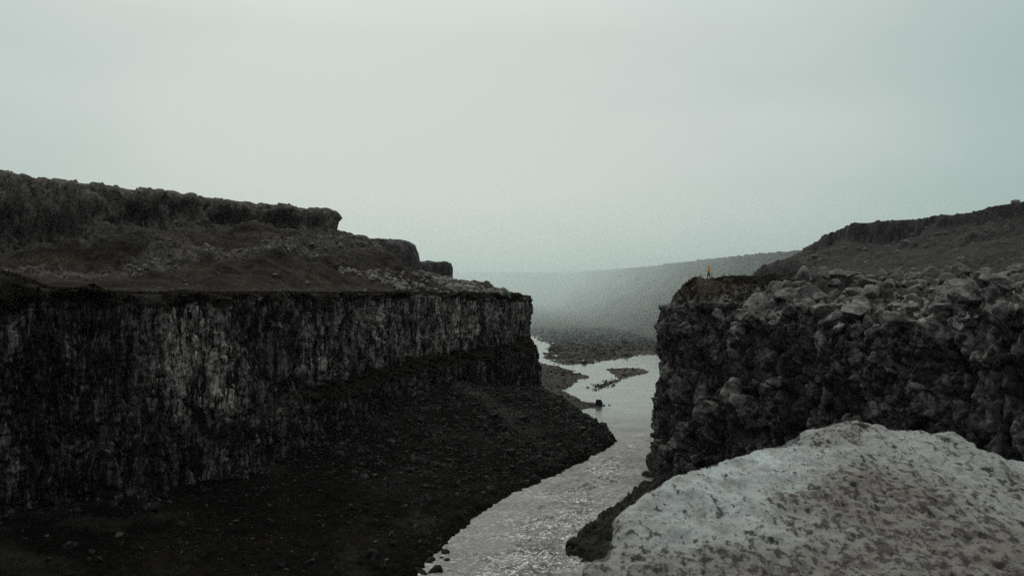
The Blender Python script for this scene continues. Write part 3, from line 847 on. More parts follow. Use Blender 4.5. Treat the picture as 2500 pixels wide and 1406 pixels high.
# two buttes behind the left cliff
def butte(cx, cy, rx, ry, zt, zb, seed, label, prof, sq=3.2, tilt=0.0):
    nu_, nz_ = 300, 130
    a = np.linspace(0, 2 * np.pi, nu_)
    ca, sa = np.cos(a), np.sin(a)
    rr = (np.abs(ca) ** sq + np.abs(sa) ** sq) ** (-1 / sq)
    rows = []
    tz = np.linspace(0, 1, nz_)
    for t_ in tz:
        z = zb + (zt - zb) * t_
        s_ = np.interp(t_, [q[0] for q in prof], [q[1] for q in prof])
        rows.append(np.stack([cx + rx * rr * ca * s_, cy + ry * rr * sa * s_, np.full(nu_, z) + tilt * rx * rr * ca * s_ * t_], -1))
    for s2 in np.linspace(0.97, 0, 40):
        s_ = prof[-1][1] * s2
        rows.append(np.stack([cx + rx * rr * ca * s_, cy + ry * rr * sa * s_, np.full(nu_, zt) + 0.5 * (1 - s2 ** 2) + tilt * rx * rr * ca * s_], -1))
    P = np.stack(rows, 0)
    nr = grid_normals(P, flip=True).reshape(-1, 3); q = P.reshape(-1, 3)
    f1, f2, c = worley(q * np.array([1, 1, .35]) / 2.6, seed); f3, f4, c3 = worley(q * np.array([1, 1, .6]) / 1.1, seed + 1)
    dsp = 0.9 * fbm(q * np.array([1, 1, .4]) / 7, 3, seed + 2) + 0.45 * (c - .5) + 0.3 * np.minimum((f2 - f1) * 2.5, 1) + 0.2 * (c3 - .5)
    q = q + nr * dsp[:, None]
    return tag(grid_obj("butte", q.reshape(P.shape), m_far, flip=True), label, "butte", kind="structure")  # lighter hillside material stands in for haze over the buttes
butte(-44, 262, 13.6, 14, 42.0, 0, 501, "larger flat-topped butte rising straight behind the end of the hill", [(0, 1.25), (0.62, 1.04), (0.68, 1.0), (0.80, 1.0), (0.90, 0.95), (0.97, 0.86), (1, 0.74)], 2.6, -0.02)
butte(-35.5, 330, 10.2, 11, 37.0, 0, 521, "smaller butte beyond, the farther of the two blocks on the skyline", [(0, 1.3), (0.70, 0.97), (0.85, 1.0), (0.96, 1.0), (1, 0.95)], 5.0, 0.03)

# ------------------------------------------------------------------ water
def water_mat():
    m, t, b = new_mat("silty_water")
    at = t.nodes.new("ShaderNodeAttribute"); at.attribute_name = "foam"
    co = coord(t)
    mp_ = t.nodes.new("ShaderNodeMapping"); mp_.inputs["Rotation"].default_value = (0, 0, R(-62)); mp_.inputs["Scale"].default_value = (0.45, 1.0, 1)
    t.links.new(co, mp_.inputs["Vector"])
    n1 = nd(t, "ShaderNodeTexNoise", Scale=3.6, Detail=10.0, Roughness=0.74, Distortion=0.9)
    n2 = nd(t, "ShaderNodeTexNoise", Scale=0.22, Detail=5.0, Roughness=0.6)
    for q in (n1, n2): t.links.new(mp_.outputs[0], q.inputs["Vector"])
    silt = mixc(t, mrange(t, n2.outputs["Fac"], 0.35, 0.65), (0.078, 0.076, 0.073), (0.142, 0.140, 0.136))
    fo = mathn(t, 'MULTIPLY', mrange(t, n1.outputs["Fac"], 0.50, 0.60), at.outputs["Fac"], clamp=True)
    col = mixc(t, fo, silt, (0.62, 0.63, 0.61))
    t.links.new(col, b.inputs["Base Color"])
    atc = t.nodes.new("ShaderNodeAttribute"); atc.attribute_name = "calm"
    rgh = mathn(t, 'MULTIPLY_ADD', atc.outputs["Fac"], -0.50, 0.60)
    t.links.new(mathn(t, 'MULTIPLY_ADD', fo, 0.3, rgh), b.inputs["Roughness"])
    b.inputs["IOR"].default_value = 1.33
    bp = nd(t, "ShaderNodeBump", Strength=0.6, Distance=0.12)
    t.links.new(n1.outputs["Fac"], bp.inputs["Height"]); t.links.new(bp.outputs[0], b.inputs["Normal"])
    t.links.new(mathn(t, 'MULTIPLY_ADD', atc.outputs["Fac"], -0.3, 0.38), bp.inputs["Strength"])
    return m
m_water = water_mat()
Yr = np.concatenate([np.arange(-120, 60, 4.0), 60 * np.exp(np.linspace(0, math.log(190 / 60), 620)), 190 * np.exp(np.linspace(0.004, math.log(640 / 190), 220))])
wl = np.interp(Yr, [-120, 60, 110, 150, 190, 300, 640], [-70, -28, -14, -6, -6, -10, -40]); wr = np.interp(Yr, [-120, 60, 80, 110, 150, 300, 640], [30, 26, 26, 26, 42, 95, 260])
Ur = np.linspace(0, 1, 420)
XX = wl[:, None] * (1 - Ur) + wr[:, None] * Ur; YY = np.repeat(Yr[:, None], len(Ur), 1)
x, y = XX.ravel(), YY.ravel()
ca_, sa_ = math.cos(R(28)), math.sin(R(28))            # across / along the current
al = x * sa_ + y * ca_; ac = x * ca_ - y * sa_
wx = ac + 0.8 * vnoise(v3(x / 3, y / 3, x * 0), 601); wy = al + 1.1 * vnoise(v3(x / 3, y / 3, x * 0), 602)
rg = lambda a_, b_, s_: 1 - np.abs(vnoise(v3(a_, b_, a_ * 0), s_)) * 2.0
rap = sst(175, 80, y)
# the rough thread of the current
mid_c = np.interp(y, [60, 76, 88, 100, 111, 123, 140, 180], [1, 2, 5.0, 7.5, 11, 15.5, 22, 34])
thr = np.exp(-((x - mid_c) / 4.6) ** 2)
stand = rg(wx / 2.6, wy / 1.3, 611) * 0.12 + rg(wx / 1.2, wy / 0.7, 612) * 0.075 + rg(wx / 0.6, wy / 0.4, 613) * 0.045 + rg(wx / .33, wy / .25, 614) * .02
rough_ = rap * (0.30 + 1.15 * thr)
zw = 1.7 * rough_ * stand + 0.035 * vnoise(v3(wx / 2.2, wy / 1.2, x * 0), 615)
foam = np.clip(rap * (0.34 + 1.6 * thr * sst(-0.25, 0.45, fbm(v3(wx / 4.5, wy / 3.0, x * 0), 3, 621))) + 0.9 * rap * sst(0.12, 0.30, stand) + 0.16 * sst(0.0, 0.5, fbm(v3(wx / 3, wy / 14, x * 0), 3, 622)), 0, 1)
tag(grid_obj("water", v3(x, y, zw).reshape(XX.shape + (3,)), m_water, flip=True, attrs={"foam": foam, "calm": sst(120, 185, y)}), "silty grey river with broken rapids running between the cliffs", "river", kind="structure")

# ------------------------------------------------------------------ boulder prototypes
rng = np.random.RandomState(11)
def ico(sub):
    import bmesh
    bm = bmesh.new(); bmesh.ops.create_icosphere(bm, subdivisions=sub, radius=1)
    V = np.array([v.co[:] for v in bm.verts]); F = np.array([[v.index for v in f.verts] for f in bm.faces]); bm.free()
    return V, F
IV, IF = ico(5)
def rock_shape(seed, V, cuts=16, flat=0.62, rough=0.05):
    r = np.random.RandomState(seed)
    P = V / np.linalg.norm(V, axis=1, keepdims=True)
    N_ = r.normal(size=(cuts, 3)); N_ /= np.linalg.norm(N_, axis=1, keepdims=True)
    D = r.uniform(0.55, 0.95, cuts)
    dd = P @ N_.T
    rad = np.min(np.where(dd > 0.05, D[None] / np.maximum(dd, 0.05), 9), axis=1)
    rad = np.minimum(rad, 1.15)
    # round the arrises a little
    rad = 1 / (np.sum((np.maximum(dd, 0.0) / D[None]) ** 14, axis=1) ** (1 / 14.0) + 1e-6)
    rad = np.minimum(rad, 1.25)
    Q = P * rad[:, None]
    Q = Q * (1 + rough * fbm(P * 2.2 + seed, 4, seed)[:, None])
    f1, f2, _ = worley(P * 1.6 + seed, seed)
    Q = Q * (1 - 0.07 * sst(0.10, 0.0, f2 - f1)[:, None])
    return Q * np.array([1, r.uniform(.7, .95), flat])
protos = []
for s in range(14):
    V = rock_shape(100 + s, IV, cuts=int(rng.randint(9, 22)), flat=rng.uniform(.7, 1.05), rough=rng.uniform(.03, .07))
    protos.append(raw_mesh("boulder", V, IF, m_boulder, True))
protos_dark = []
for s in range(4):
    V = rock_shape(200 + s, IV[:], cuts=14, flat=rng.uniform(.6, .85), rough=.08)
    protos_dark.append(raw_mesh("boulder", V, IF, m_dark, True))
protos_mid = []
for s in range(6):
    V = rock_shape(240 + s, IV[:], cuts=14, flat=rng.uniform(.6, .85), rough=.08)
    protos_mid.append(raw_mesh("boulder", V, IF, m_stone, True))

def put_boulder(me, loc, size, rot, label, group, scl=(1, 1, 1), name="boulder"):
    o = bpy.data.objects.new(name, me)
    o.location = loc; o.rotation_euler = rot
    o.scale = (size * scl[0], size * scl[1], size * scl[2])
    link(o)
    tag(o, label, "boulder", group)
    return o

# boulders crowding the brow and top of the block cliff
random.seed(5)
placed = []
cands = []
nI = RW.shape[1]
tries = 0
while len(placed) < 262 and tries < 30000:
    tries += 1
    yy = random.uniform(62, 108)
    # start at the brow and step inland
    cx = np.interp(-yy, -C[:, 1][(C[:, 1] > 55) & (C[:, 1] < 112)], C[:, 0][(C[:, 1] > 55) & (C[:, 1] < 112)])
    dd = random.random() ** 1.5 * 34
    ang = 0.55
    X_, Y_ = cx + dd * math.cos(ang) - 0.2, yy + dd * math.sin(ang)
    if X_ / Y_ > 0.67 or Y_ > 125: continue
    # the walker's end is heath, with few stones
    px_ = 1250 + X_ / Y_ * FPX
    if px_ < 1840 and dd > 2.5: continue
    if px_ < 2010 and Y_ > 100.5: continue
    if px_ < 1840 and random.random() < 0.6: continue
    sz = random.uniform(0.55, 1.1) * (1.6 if random.random() < .35 else 1.0) * (1.15 if dd < 8 else .9)
    if px_ < 1840: sz *= 0.7
    if any((a - X_) ** 2 + (b - Y_) ** 2 < (0.62 * (c + sz)) ** 2 for a, b, c in placed): continue
    placed.append((X_, Y_, sz))
bl_objs = []
for X_, Y_, sz in placed:
    z = z_right(X_, Y_)
    o_b = put_boulder(random.choice(protos), (X_, Y_, z + sz * random.uniform(-0.05, 0.22)), sz,
                (random.uniform(-.3, .3), random.uniform(-.3, .3), random.uniform(0, 6.28)),
                "grey weathered boulder in the jumble along the brow of the block cliff", "grey boulders along the brow of the block cliff",
                (random.uniform(.95, 1.4), random.uniform(.9, 1.25), random.uniform(.65, 1.25)))
    bl_objs.append((X_, Y_, sz, o_b))
bl_objs[max(range(len(bl_objs)), key=lambda i: bl_objs[i][2] / bl_objs[i][1])][3]["label"] = "largest of the grey boulders on the block cliff's brow"
bl_objs[min(range(len(bl_objs)), key=lambda i: bl_objs[i][0] / bl_objs[i][1])][3]["label"] = "leftmost grey boulder on the brow, at the canyon corner below the walker"

# small pile of stones on the heath
cx_, cy_ = (1880 - 1250) / FPX * 100, 100.0
cz_ = z_right(cx_, cy_)
cairn = bpy.data.objects.new("cairn", None); link(cairn); cairn.location = (cx_, cy_, cz_)
tag(cairn, "little cairn of pale stones standing at the heath edge", "cairn")
for q in [(-.35, 0, .12, .33), (.35, .05, .12, .34), (0, .3, .1, .3), (-.05, -.15, .38, .3), (.12, .05, .55, .27), (.02, 0, .80, .22), (.0, .0, 1.0, .16)]:
    o = bpy.data.objects.new("stone", protos[random.randrange(14)]); link(o, cairn)
    o.location = q[:3]; o.scale = (q[3],) * 3; o.rotation_euler = (random.random(), random.random(), random.random() * 6)

# boulders on the left slope
cnt = 0
for _ in range(60):
    t_ = random.random()
    px = random.uniform(330, 900) if random.random() < .8 else random.uniform(60, 330)
    Y_ = random.uniform(95, 175)
    X_ = (px - 1250) / FPX * Y_
    zz, rk, d, o_ = H_left(np.array([X_]), np.array([Y_]))
    if d[0] < 2.5 or d[0] > 22: continue
    sz = random.uniform(0.18, 0.55)
    put_boulder(random.choice(protos_mid), (X_, Y_, zz[0] + sz * .25), sz, (random.random(), random.random(), random.random() * 6),
                "small grey stone block lying on the brown grass slope above the long cliff", "stone blocks on the grass slope")
# named rocks
def on_water(px, py, zup=0.0):
    x_, y_ = w_(px, py); return (x_, y_, zup)
put_boulder(protos_dark[0], on_water(1462, 991, 0.7), 1.05, (0, 0.1, .4), "square dark boulder on the tip of the low gravel spit", None, (1, 1, 1.25))
put_boulder(protos_dark[1], on_water(1446, 992, 0.15), 0.8, (0, 0, 2), "low dark rock just behind the square boulder on the spit", None, (1.6, 1, .7))
put_boulder(protos_dark[2], on_water(1488, 989, 0.0), 0.45, (0, 0, 1), "tiny dark rock awash off the tip of the spit", None, (1.5, .8, .5))
riv = [(1072, 1338, .62), (1086, 1352, .55), (1050, 1372, .62), (1040, 1360, .45), (1062, 1395, .75), (1108, 1297, .33), (1030, 1345, .55), (1018, 1368, .5), (1090, 1368, .33), (1077, 1362, .22), (1012, 1395, .7), (1035, 1400, .5)]
for i, (px, py, sz) in enumerate(riv):
    put_boulder(random.choice(protos_dark), on_water(px, py, sz * .15), sz, (random.random() * .5, random.random() * .5, random.random() * 6),
                "black wet boulder in the shallows at the foot of the scree", "black boulders in the river shallows", (1.15, .9, 1))
put_boulder(protos_dark[3], on_water(1398, 1338, 0.55), 1.1, (0.2, 0, 1.0), "round black boulder at the downstream end of the near rock bank", None, (1, 1, 1.1))
put_boulder(protos_dark[1], on_water(1393, 1352, 0.1), 0.55, (0.2, 0, 2.0), "small black rock awash beside the round bank boulder", None)
put_boulder(protos[3], ((1150 - 1250) / FPX * 168, 168, 27.0), 0.85, (0, 0, .3), "squared block standing up on the bare end of the far plateau", None, (1.2, 1, .9))

# ------------------------------------------------------------------ loose stones, one mesh per field
LV, LF = ico(1)
def stone_field(name, pts, sizes, mat, label, seed=1, sub=None):
    r = np.random.RandomState(seed)
    V0, F0 = (LV, LF) if sub is None else ico(sub)
    n = len(pts)
    var = np.stack([rock_shape(900 + q, V0, cuts=8, flat=.8, rough=.02) for q in range(8)], 0)
    W = var[r.randint(0, 8, n)]
    th = r.uniform(0, 6.283, n); c, s = np.cos(th), np.sin(th)
    tx = r.uniform(-.6, .6, n); cx2, sx2 = np.cos(tx), np.sin(tx)
    W = W * (sizes[:, None, None] * r.uniform(.7, 1.35, (n, 1, 3)))
    y1 = W[..., 1] * cx2[:, None] - W[..., 2] * sx2[:, None]; z1 = W[..., 1] * sx2[:, None] + W[..., 2] * cx2[:, None]
    x1 = W[..., 0] * c[:, None] - y1 * s[:, None]; y2 = W[..., 0] * s[:, None] + y1 * c[:, None]
    V = np.stack([x1, y2, z1], -1) + pts[:, None, :]
    F = (F0[None] + (np.arange(n) * len(V0))[:, None, None]).reshape(-1, 3)
    o = link(bpy.data.objects.new(name, raw_mesh(name, V.reshape(-1, 3), F, mat, False)))
    tag(o, label, "stones", kind="stuff")
    return o
r = np.random.RandomState(3)
n = 30000
iu = r.randint(60, SCREE.shape[0] - 1, n); iv = r.randint(0, SCREE.shape[1] - 22, n)
pts = SCREE[iu, iv] + r.uniform(-.1, .1, (n, 3)) * np.array([1, 1, 0])
pts = pts[r.uniform(0, 1, n) < 0.10 + 0.90 * sst(95, 130, pts[:, 1])]; n = len(pts)
stone_field("loose_stones", pts, np.exp(r.normal(-1.95, .62, n)), m_sstone, "loose angular stones strewn over the dark scree fan", 3)
# rubble on the far end of the left plateau and down the bare streak
n = 14000
x = r.uniform(-60, 6, n); y = r.uniform(120, 192, n)
z, rk, d, o_ = H_left(x, y)
ok = (d > 0.3) & (rk * r.uniform(.4, 1.0, n) > np.where(y > 150, 0.38, 0.62)) & (z < 39)
x, y, z = x[ok], y[ok], z[ok]
stone_field("loose_stones", v3(x, y, z + 0.1), np.exp(r.normal(-1.45, .5, len(x))), m_stone, "pale rubble on the far plateau's bare end and down the hill's stony gully", 4)
n = 2600
x = r.uniform(-34, 4, n); y = r.uniform(152, 196, n)
z, rk, d, o_ = H_left(x, y)
ok = (d > 0.4) & (d < 26) & (z < 30.5) & (r.uniform(0, 1, n) < 0.25 + 0.75 * sst(-.2, .3, fbm(v3(x / 5, y / 5, x * 0), 2, 351)))
stone_field("loose_stones", v3(x, y, z + 0.12)[ok], np.exp(r.normal(-0.95, .45, ok.sum())), m_boulder, "pale broken slabs covering the bare end of the far plateau", 8)
# stones on the gravel bars
n = 9000
x = r.uniform(0, 70, n); y = 175 * np.exp(r.uniform(0, 1.1, n)); z = ground_func(x, y)
ok = z > 0.0
stone_field("loose_stones", v3(x, y, z)[ok], np.exp(r.normal(-1.5, .45, ok.sum())) * np.clip(y[ok] / 220, .7, 2), m_dark, "dark stones scattered over the gravel bars", 5)
# riffle stones breaking the surface by the island
n = 170
t_ = r.uniform(0, 1, n)
pts = []
for q in range(n):
    px, py = (1450 + 60 * t_[q] + r.normal(0, 9), 947 - 22 * t_[q] + r.normal(0, 4.5)) if q < 110 else (1350 + 210 * t_[q], 889 - 16 * t_[q] + r.normal(0, 3))
    x_, y_ = w_(px, py); pts.append((x_, y_, 0.0))
stone_field("riffle_stones", np.array(pts), np.exp(r.normal(-1.35, .35, n)), m_dark, "dark stones breaking the shallow water beside the gravel island", 6)
# stones on the middle hillside
n = 5000
x = r.uniform(80, 190, n); y = r.uniform(150, 300, n)
mh = [o for o in scene.objects if o.name.startswith("hill")]
hob = mh[1]
sel = r.permutation(len(hob.data.vertices))[:5200]
co_ = np.zeros(len(hob.data.vertices) * 3, dtype=np.float32); hob.data.vertices.foreach_get("co", co_); co_ = co_.reshape(-1, 3)[sel]
ok = (co_[:, 0] / np.maximum(co_[:, 1], 1) < 0.68) & (co_[:, 2] > 26.5)
stone_field("loose_stones", co_[ok].astype(float), np.exp(r.normal(-0.9, .5, ok.sum())), m_stone, "stones scattered down the rocky hillside behind the boulder field", 7)

# ------------------------------------------------------------------ heather and grass tufts (stuff)
def leaf_mat(name, a, b_):
    m, t, b = new_mat(name)
    n1 = nd(t, "ShaderNodeTexNoise", Scale=1.2, Detail=4.0); t.links.new(coord(t), n1.inputs["Vector"])
    rp = rampn(t, [(0.35, a), (0.65, b_)]); t.links.new(n1.outputs["Fac"], rp.inputs["Fac"])
    t.links.new(rp.outputs["Color"], b.inputs["Base Color"]); b.inputs["Roughness"].default_value = 0.9
    b.inputs["Specular IOR Level"].default_value = 0.1
    return m
m_heather = leaf_mat("heather_leaf", (0.014, 0.011, 0.009), (0.055, 0.046, 0.034))
m_blade = leaf_mat("dry_grass_blade", (0.014, 0.012, 0.007), (0.048, 0.038, 0.022))
def tufts(name, pts, hts, mat, label, blades, seed):
    r = np.random.RandomState(seed)
    n = len(pts) * blades
    base = np.repeat(pts, blades, 0) + np.concatenate([r.normal(0, .10, (n, 2)), np.zeros((n, 1))], 1)
    h = np.repeat(hts, blades) * r.uniform(.5, 1.1, n)
    th = r.uniform(0, 6.283, n); ln = r.uniform(0.1, .8, n) * h
    tip = base + np.stack([np.cos(th) * ln, np.sin(th) * ln, h], -1)
    w = r.uniform(.012, .03, n)[:, None] * np.stack([-np.sin(th), np.cos(th), 0 * th], -1) * (1 + h[:, None] * 2)
    mid_ = base * .45 + tip * .55 + np.array([0, 0, .06])
    V = np.stack([base - w, base + w, mid_ + w, tip, mid_ - w], 1).reshape(-1, 3)
    i = np.arange(n) * 5
    F = np.concatenate([np.stack([i, i + 1, i + 2, i + 4], -1), np.stack([i + 4, i + 2, i + 3, i + 3], -1)])
    F3 = np.concatenate([np.stack([i, i + 1, i + 2], -1), np.stack([i, i + 2, i + 4], -1), np.stack([i + 4, i + 2, i + 3], -1)])
    o = link(bpy.data.objects.new(name, raw_mesh(name, V, F3, mat, False)))
    return tag(o, label, "heather" if "heather" in name else "grass", kind="stuff")
pts, hts = [], []
random.seed(8)
for _ in range(2600):
    px = random.uniform(1612, 2010); Y_ = random.uniform(99, 122)
    X_ = (px - 1250) / FPX * Y_
    if px > 1900 and random.random() < .5: continue
    pts.append((X_, Y_)); 
P2 = np.array(pts)
zz, d, rk = H_right(P2[:, 0], P2[:, 1])
ok = (d > 0.2)
P2 = P2[ok]
z3 = np.array([z_right(a, b) for a, b in P2])
pxx = 1250 + P2[:, 0] / P2[:, 1] * FPX
hh = 0.16 + 0.16 * np.random.RandomState(2).rand(len(P2)) + 0.30 * np.exp(-((pxx - 1688) / 14) ** 2) + 0.22 * np.exp(-((pxx - 1890) / 26) ** 2)
clear = (np.abs(pxx - 1730) < 22) | ((pxx > 1700) & (pxx < 1870) & (P2[:, 1] > 106))
hh = np.where(clear, 0.08, hh)
tufts("heather", np.column_stack([P2, z3 - 0.05]), hh, m_heather, "low brown heather covering the walker's end of the cliff top", 16, 9)
# grass hanging over the long cliff's rim
n = 5200
RCs = resample(RL[(RL[:, 1] > 66) & (RL[:, 1] < 178)], lambda a, b: np.full_like(a, 0.3))
ii = r.randint(0, len(RCs), n)
off = np.abs(r.normal(0, 1.6, n)) + 0.1
tg = np.gradient(RCs[:, :2], axis=0); tg /= np.linalg.norm(tg, axis=1, keepdims=True)
x = RCs[ii, 0] - tg[ii, 1] * off; y = RCs[ii, 1] + tg[ii, 0] * off
z, rk, d, o_ = H_left(x, y)
tufts("grass", v3(x, y, z), np.full(n, .22) + .15 * r.rand(n), m_blade, "dry grass fringing the rim of the long cliff", 7, 10)

# ------------------------------------------------------------------ fence of thin posts beside the walker
def plain(name, c, rough=0.8, metal=0.0):
    m, t, b = new_mat(name)
    n1 = nd(t, "ShaderNodeTexNoise", Scale=14.0, Detail=4.0); t.links.new(coord(t), n1.inputs["Vector"])
    rp = rampn(t, [(0.3, g(0.75, c)), (0.7, g(1.2, c))]); t.links.new(n1.outputs["Fac"], rp.inputs["Fac"])
    t.links.new(rp.outputs["Color"], b.inputs["Base Color"])
    b.inputs["Roughness"].default_value = rough; b.inputs["Metallic"].default_value = metal
    return m
m_post = plain("dark_wood", (0.018, 0.017, 0.016))
def tube(name, pts, rad, mat, parent, sides=8):
    V, F = [], []
    pts = [Vector(p) for p in pts]
    for i, p in enumerate(pts):
        a = pts[max(i - 1, 0)]; b = pts[min(i + 1, len(pts) - 1)]
        d = (b - a).normalized(); u = d.cross(Vector((0.3, 0.9, 0.1))).normalized(); v = d.cross(u)
        rr_ = rad[i] if isinstance(rad, (list, tuple)) else rad
        for k_ in range(sides):
            an = 2 * math.pi * k_ / sides
            V.append(p + u * rr_ * math.cos(an) + v * rr_ * math.sin(an))
    for i in range(len(pts) - 1):
        for k_ in range(sides):
            F.append((i * sides + k_, i * sides + (k_ + 1) % sides, (i + 1) * sides + (k_ + 1) % sides, (i + 1) * sides + k_))
    F.append(tuple(range(sides))[::-1]); F.append(tuple((len(pts) - 1) * sides + q for q in range(sides)))
    me = bpy.data.meshes.new(name); me.from_pydata([tuple(v) for v in V], [], F); me.materials.append(mat)
    for p in me.polygons: p.use_smooth = True
    return link(bpy.data.objects.new(name, me), parent)
fx, fy = (1767 - 1250) / FPX * 112, 112.0
fz = z_right(fx, fy)
fence = bpy.data.objects.new("fence", None); link(fence); fence.location = (fx, fy, fz)
tag(fence, "low fence of thin dark posts and wire beside the walker on the cliff top", "fence")
tops = []
for px, Yp, h_, rad_ in [(1699, 113.5, .86, .035), (1710, 113.0, .82, .035), (1714, 112.5, .80, .035), (1738, 111.5, .84, .045), (1767, 112.0, .82, .035), (1817, 112.5, .78, .032), (1845, 113.0, .78, .032), (1866, 113.5, .80, .035)]:
    X_ = (px - 1250) / FPX * Yp
    z = z_right(X_, Yp)
    tube("post", [(X_ - fx, Yp - fy, z - fz - .15), (X_ - fx, Yp - fy, z - fz + h_ * .9), (X_ - fx + .01, Yp - fy, z - fz + h_)], [rad_ * 1.25, rad_ * 1.25, rad_], m_post, fence)
    tops.append((X_ - fx, Yp - fy, z - fz + h_ * .82))
wp_ = []
for a, b in zip(tops[:-1], tops[1:]):
    for q in range(6):
        t_ = q / 6; sag = 0.05 * math.sin(math.pi * t_)
        wp_.append((a[0] + (b[0] - a[0]) * t_, a[1] + (b[1] - a[1]) * t_, a[2] + (b[2] - a[2]) * t_ - sag))
wp_.append(tops[-1])
tube("wire", wp_, 0.006, m_post, fence, 5)

# ------------------------------------------------------------------ walker
def skin(name, joints, edges, mat, parent, root=0, sub=2):
    """joints: (x, y, z, rx, ry)"""
    me = bpy.data.meshes.new(name)
    me.from_pydata([j[:3] for j in joints], edges, [])
    o = bpy.data.objects.new(name, me); scene.collection.objects.link(o)
    md = o.modifiers.new("skin", 'SKIN'); md.use_smooth_shade = True
    for i, j in enumerate(joints):
        sv = me.skin_vertices[0].data[i]; sv.radius = (j[3], j[4]); sv.use_root = (i == root)
    ms = o.modifiers.new("sub", 'SUBSURF'); ms.levels = sub; ms.render_levels = sub
    dg = bpy.context.evaluated_depsgraph_get()
    nm = bpy.data.meshes.new_from_object(o.evaluated_get(dg))
    scene.collection.objects.unlink(o); bpy.data.objects.remove(o)
    nm.name = name
    nm.materials.clear(); nm.materials.append(mat)
    for p in nm.polygons: p.use_smooth = True
    return link(bpy.data.objects.new(name, nm), parent)
m_skin = plain("skin", (0.30, 0.18, 0.12), 0.6)
m_yel = plain("yellow_rain_shell", (0.66, 0.27, 0.012), 0.55)
m_trs = plain("black_trousers", (0.010, 0.008, 0.009), 0.8)
m_boot = plain("dark_boots", (0.012, 0.010, 0.009), 0.6)
m_hem = plain("tan_hem", (0.20, 0.13, 0.09), 0.8)
m_hair = plain("brown_hair", (0.05, 0.03, 0.018), 0.7)
PX, PY = (1730 - 1250) / FPX * 110, 110.0
PZ = z_right(PX, PY)
walker = bpy.data.objects.new("person", None); link(walker)
walker.location = (PX, PY, PZ + 0.0)
walker.scale = (1.05, 1.05, 1.05)
walker.rotation_euler = (0, 0, R(90 + 4))       # built facing +Y, turned to face -X (the canyon)
tag(walker, "person in a yellow hooded jacket and black trousers standing at the cliff's end", "person")
# local frame: +Y forward, +X to the person's right; height 1.78 m
def arm(s):
    return [(s * .19, 0, 1.44, .055, .055), (s * .25, -.06, 1.18, .045, .045), (s * .20, .13, 1.06, .036, .036), (s * .16, .20, 1.06, .032, .022), (s * .13, .26, 1.06, .036, .018)]
J = [(0, 0, .94, .13, .10), (0, .0, 1.12, .115, .09), (0, -.01, 1.30, .14, .10), (0, -.02, 1.44, .10, .075), (0, .0, 1.52, .052, .052), (0, .035, 1.60, .072, .085), (0, .03, 1.69, .078, .092), (0, .02, 1.74, .055, .065)]
E = [(0, 1), (1, 2), (2, 3), (3, 4), (4, 5), (5, 6), (6, 7)]
for s in (-1, 1):
    b0 = len(J); J += arm(s); E += [(3, b0), (b0, b0 + 1), (b0 + 1, b0 + 2), (b0 + 2, b0 + 3), (b0 + 3, b0 + 4)]
    pb = b0 + 4
    for q, (dx, ln) in enumerate([(-.028, .06), (-.010, .072), (.010, .068), (.028, .052)]):
        b1 = len(J); J += [(s * .13 + dx * .3, .285, 1.06 + dx, .009, .009), (s * .11 + dx * .3, .285 + ln * .6, 1.05 + dx, .008, .008), (s * .09, .285 + ln * .8, 1.04 + dx, .007, .007)]
        E += [(pb, b1), (b1, b1 + 1), (b1 + 1, b1 + 2)]
    b1 = len(J); J += [(s * .12, .235, 1.10, .010, .010), (s * .09, .27, 1.115, .009, .009)]; E += [(b0 + 3, b1), (b1, b1 + 1)]
    fy_ = .10 * s
    b2 = len(J); J += [(s * .10, 0, .88, .085, .085), (s * .11, .03 + fy_ * .8, .50, .055, .058), (s * .11, fy_ * 1.4 - .01, .10, .038, .042), (s * .12, fy_ * 1.4 + .12, .035, .036, .028)]
    E += [(0, b2), (b2, b2 + 1), (b2 + 1, b2 + 2), (b2 + 2, b2 + 3)]
body = skin("body", J, E, m_skin, walker)
# face: nose and ears as part of the body mesh's silhouette are tiny here; join simple forms into the body mesh
import bmesh
bm = bmesh.new(); bm.from_mesh(body.data)
for c_, r_ in [((0, .125, 1.655), (.012, .020, .020)), ((.085, .02, 1.655), (.010, .018, .028)), ((-.085, .02, 1.655), (.010, .018, .028)), ((0, .115, 1.61), (.022, .010, .007))]:
    mtx = Matrix.Translation(c_) @ Matrix.Diagonal((*r_, 1))
    bmesh.ops.create_icosphere(bm, subdivisions=2, radius=1, matrix=mtx)
bm.to_mesh(body.data); bm.free()
# jacket: trunk, sleeves, hood
J = [(0, -.01, .86, .175, .135), (0, -.015, 1.02, .165, .130), (0, -.02, 1.20, .165, .130), (0, -.035, 1.38, .175, .130), (0, -.04, 1.47, .11, .10)]
E = [(0, 1), (1, 2), (2, 3), (3, 4)]
for s in (-1, 1):
    b0 = len(J); J += [(s * .20, -.01, 1.43, .080, .080), (s * .265, -.07, 1.18, .070, .072), (s * .215, .11, 1.06, .058, .058), (s * .175, .175, 1.06, .050, .050)]
    E += [(3, b0), (b0, b0 + 1), (b0 + 1, b0 + 2), (b0 + 2, b0 + 3)]
skin("jacket", J, E, m_yel, walker)
skin("hood", [(0, -.07, 1.47, .12, .085), (0, -.035, 1.57, .105, .095), (0, -.02, 1.68, .105, .100), (0, -.015, 1.755, .070, .075)], [(0, 1), (1, 2), (2, 3)], m_yel, walker)
skin("cap_brim", [(0, .07, 1.735, .06, .012), (0, .13, 1.728, .060, .008), (0, .19, 1.718, .045, .006)], [(0, 1), (1, 2)], m_hair, walker)
skin("jacket_hem", [(0, -.01, .80, .168, .130), (0, -.01, .875, .176, .138)], [(0, 1)], m_hem, walker)
J = [(0, 0, .90, .150, .120)]; E = []
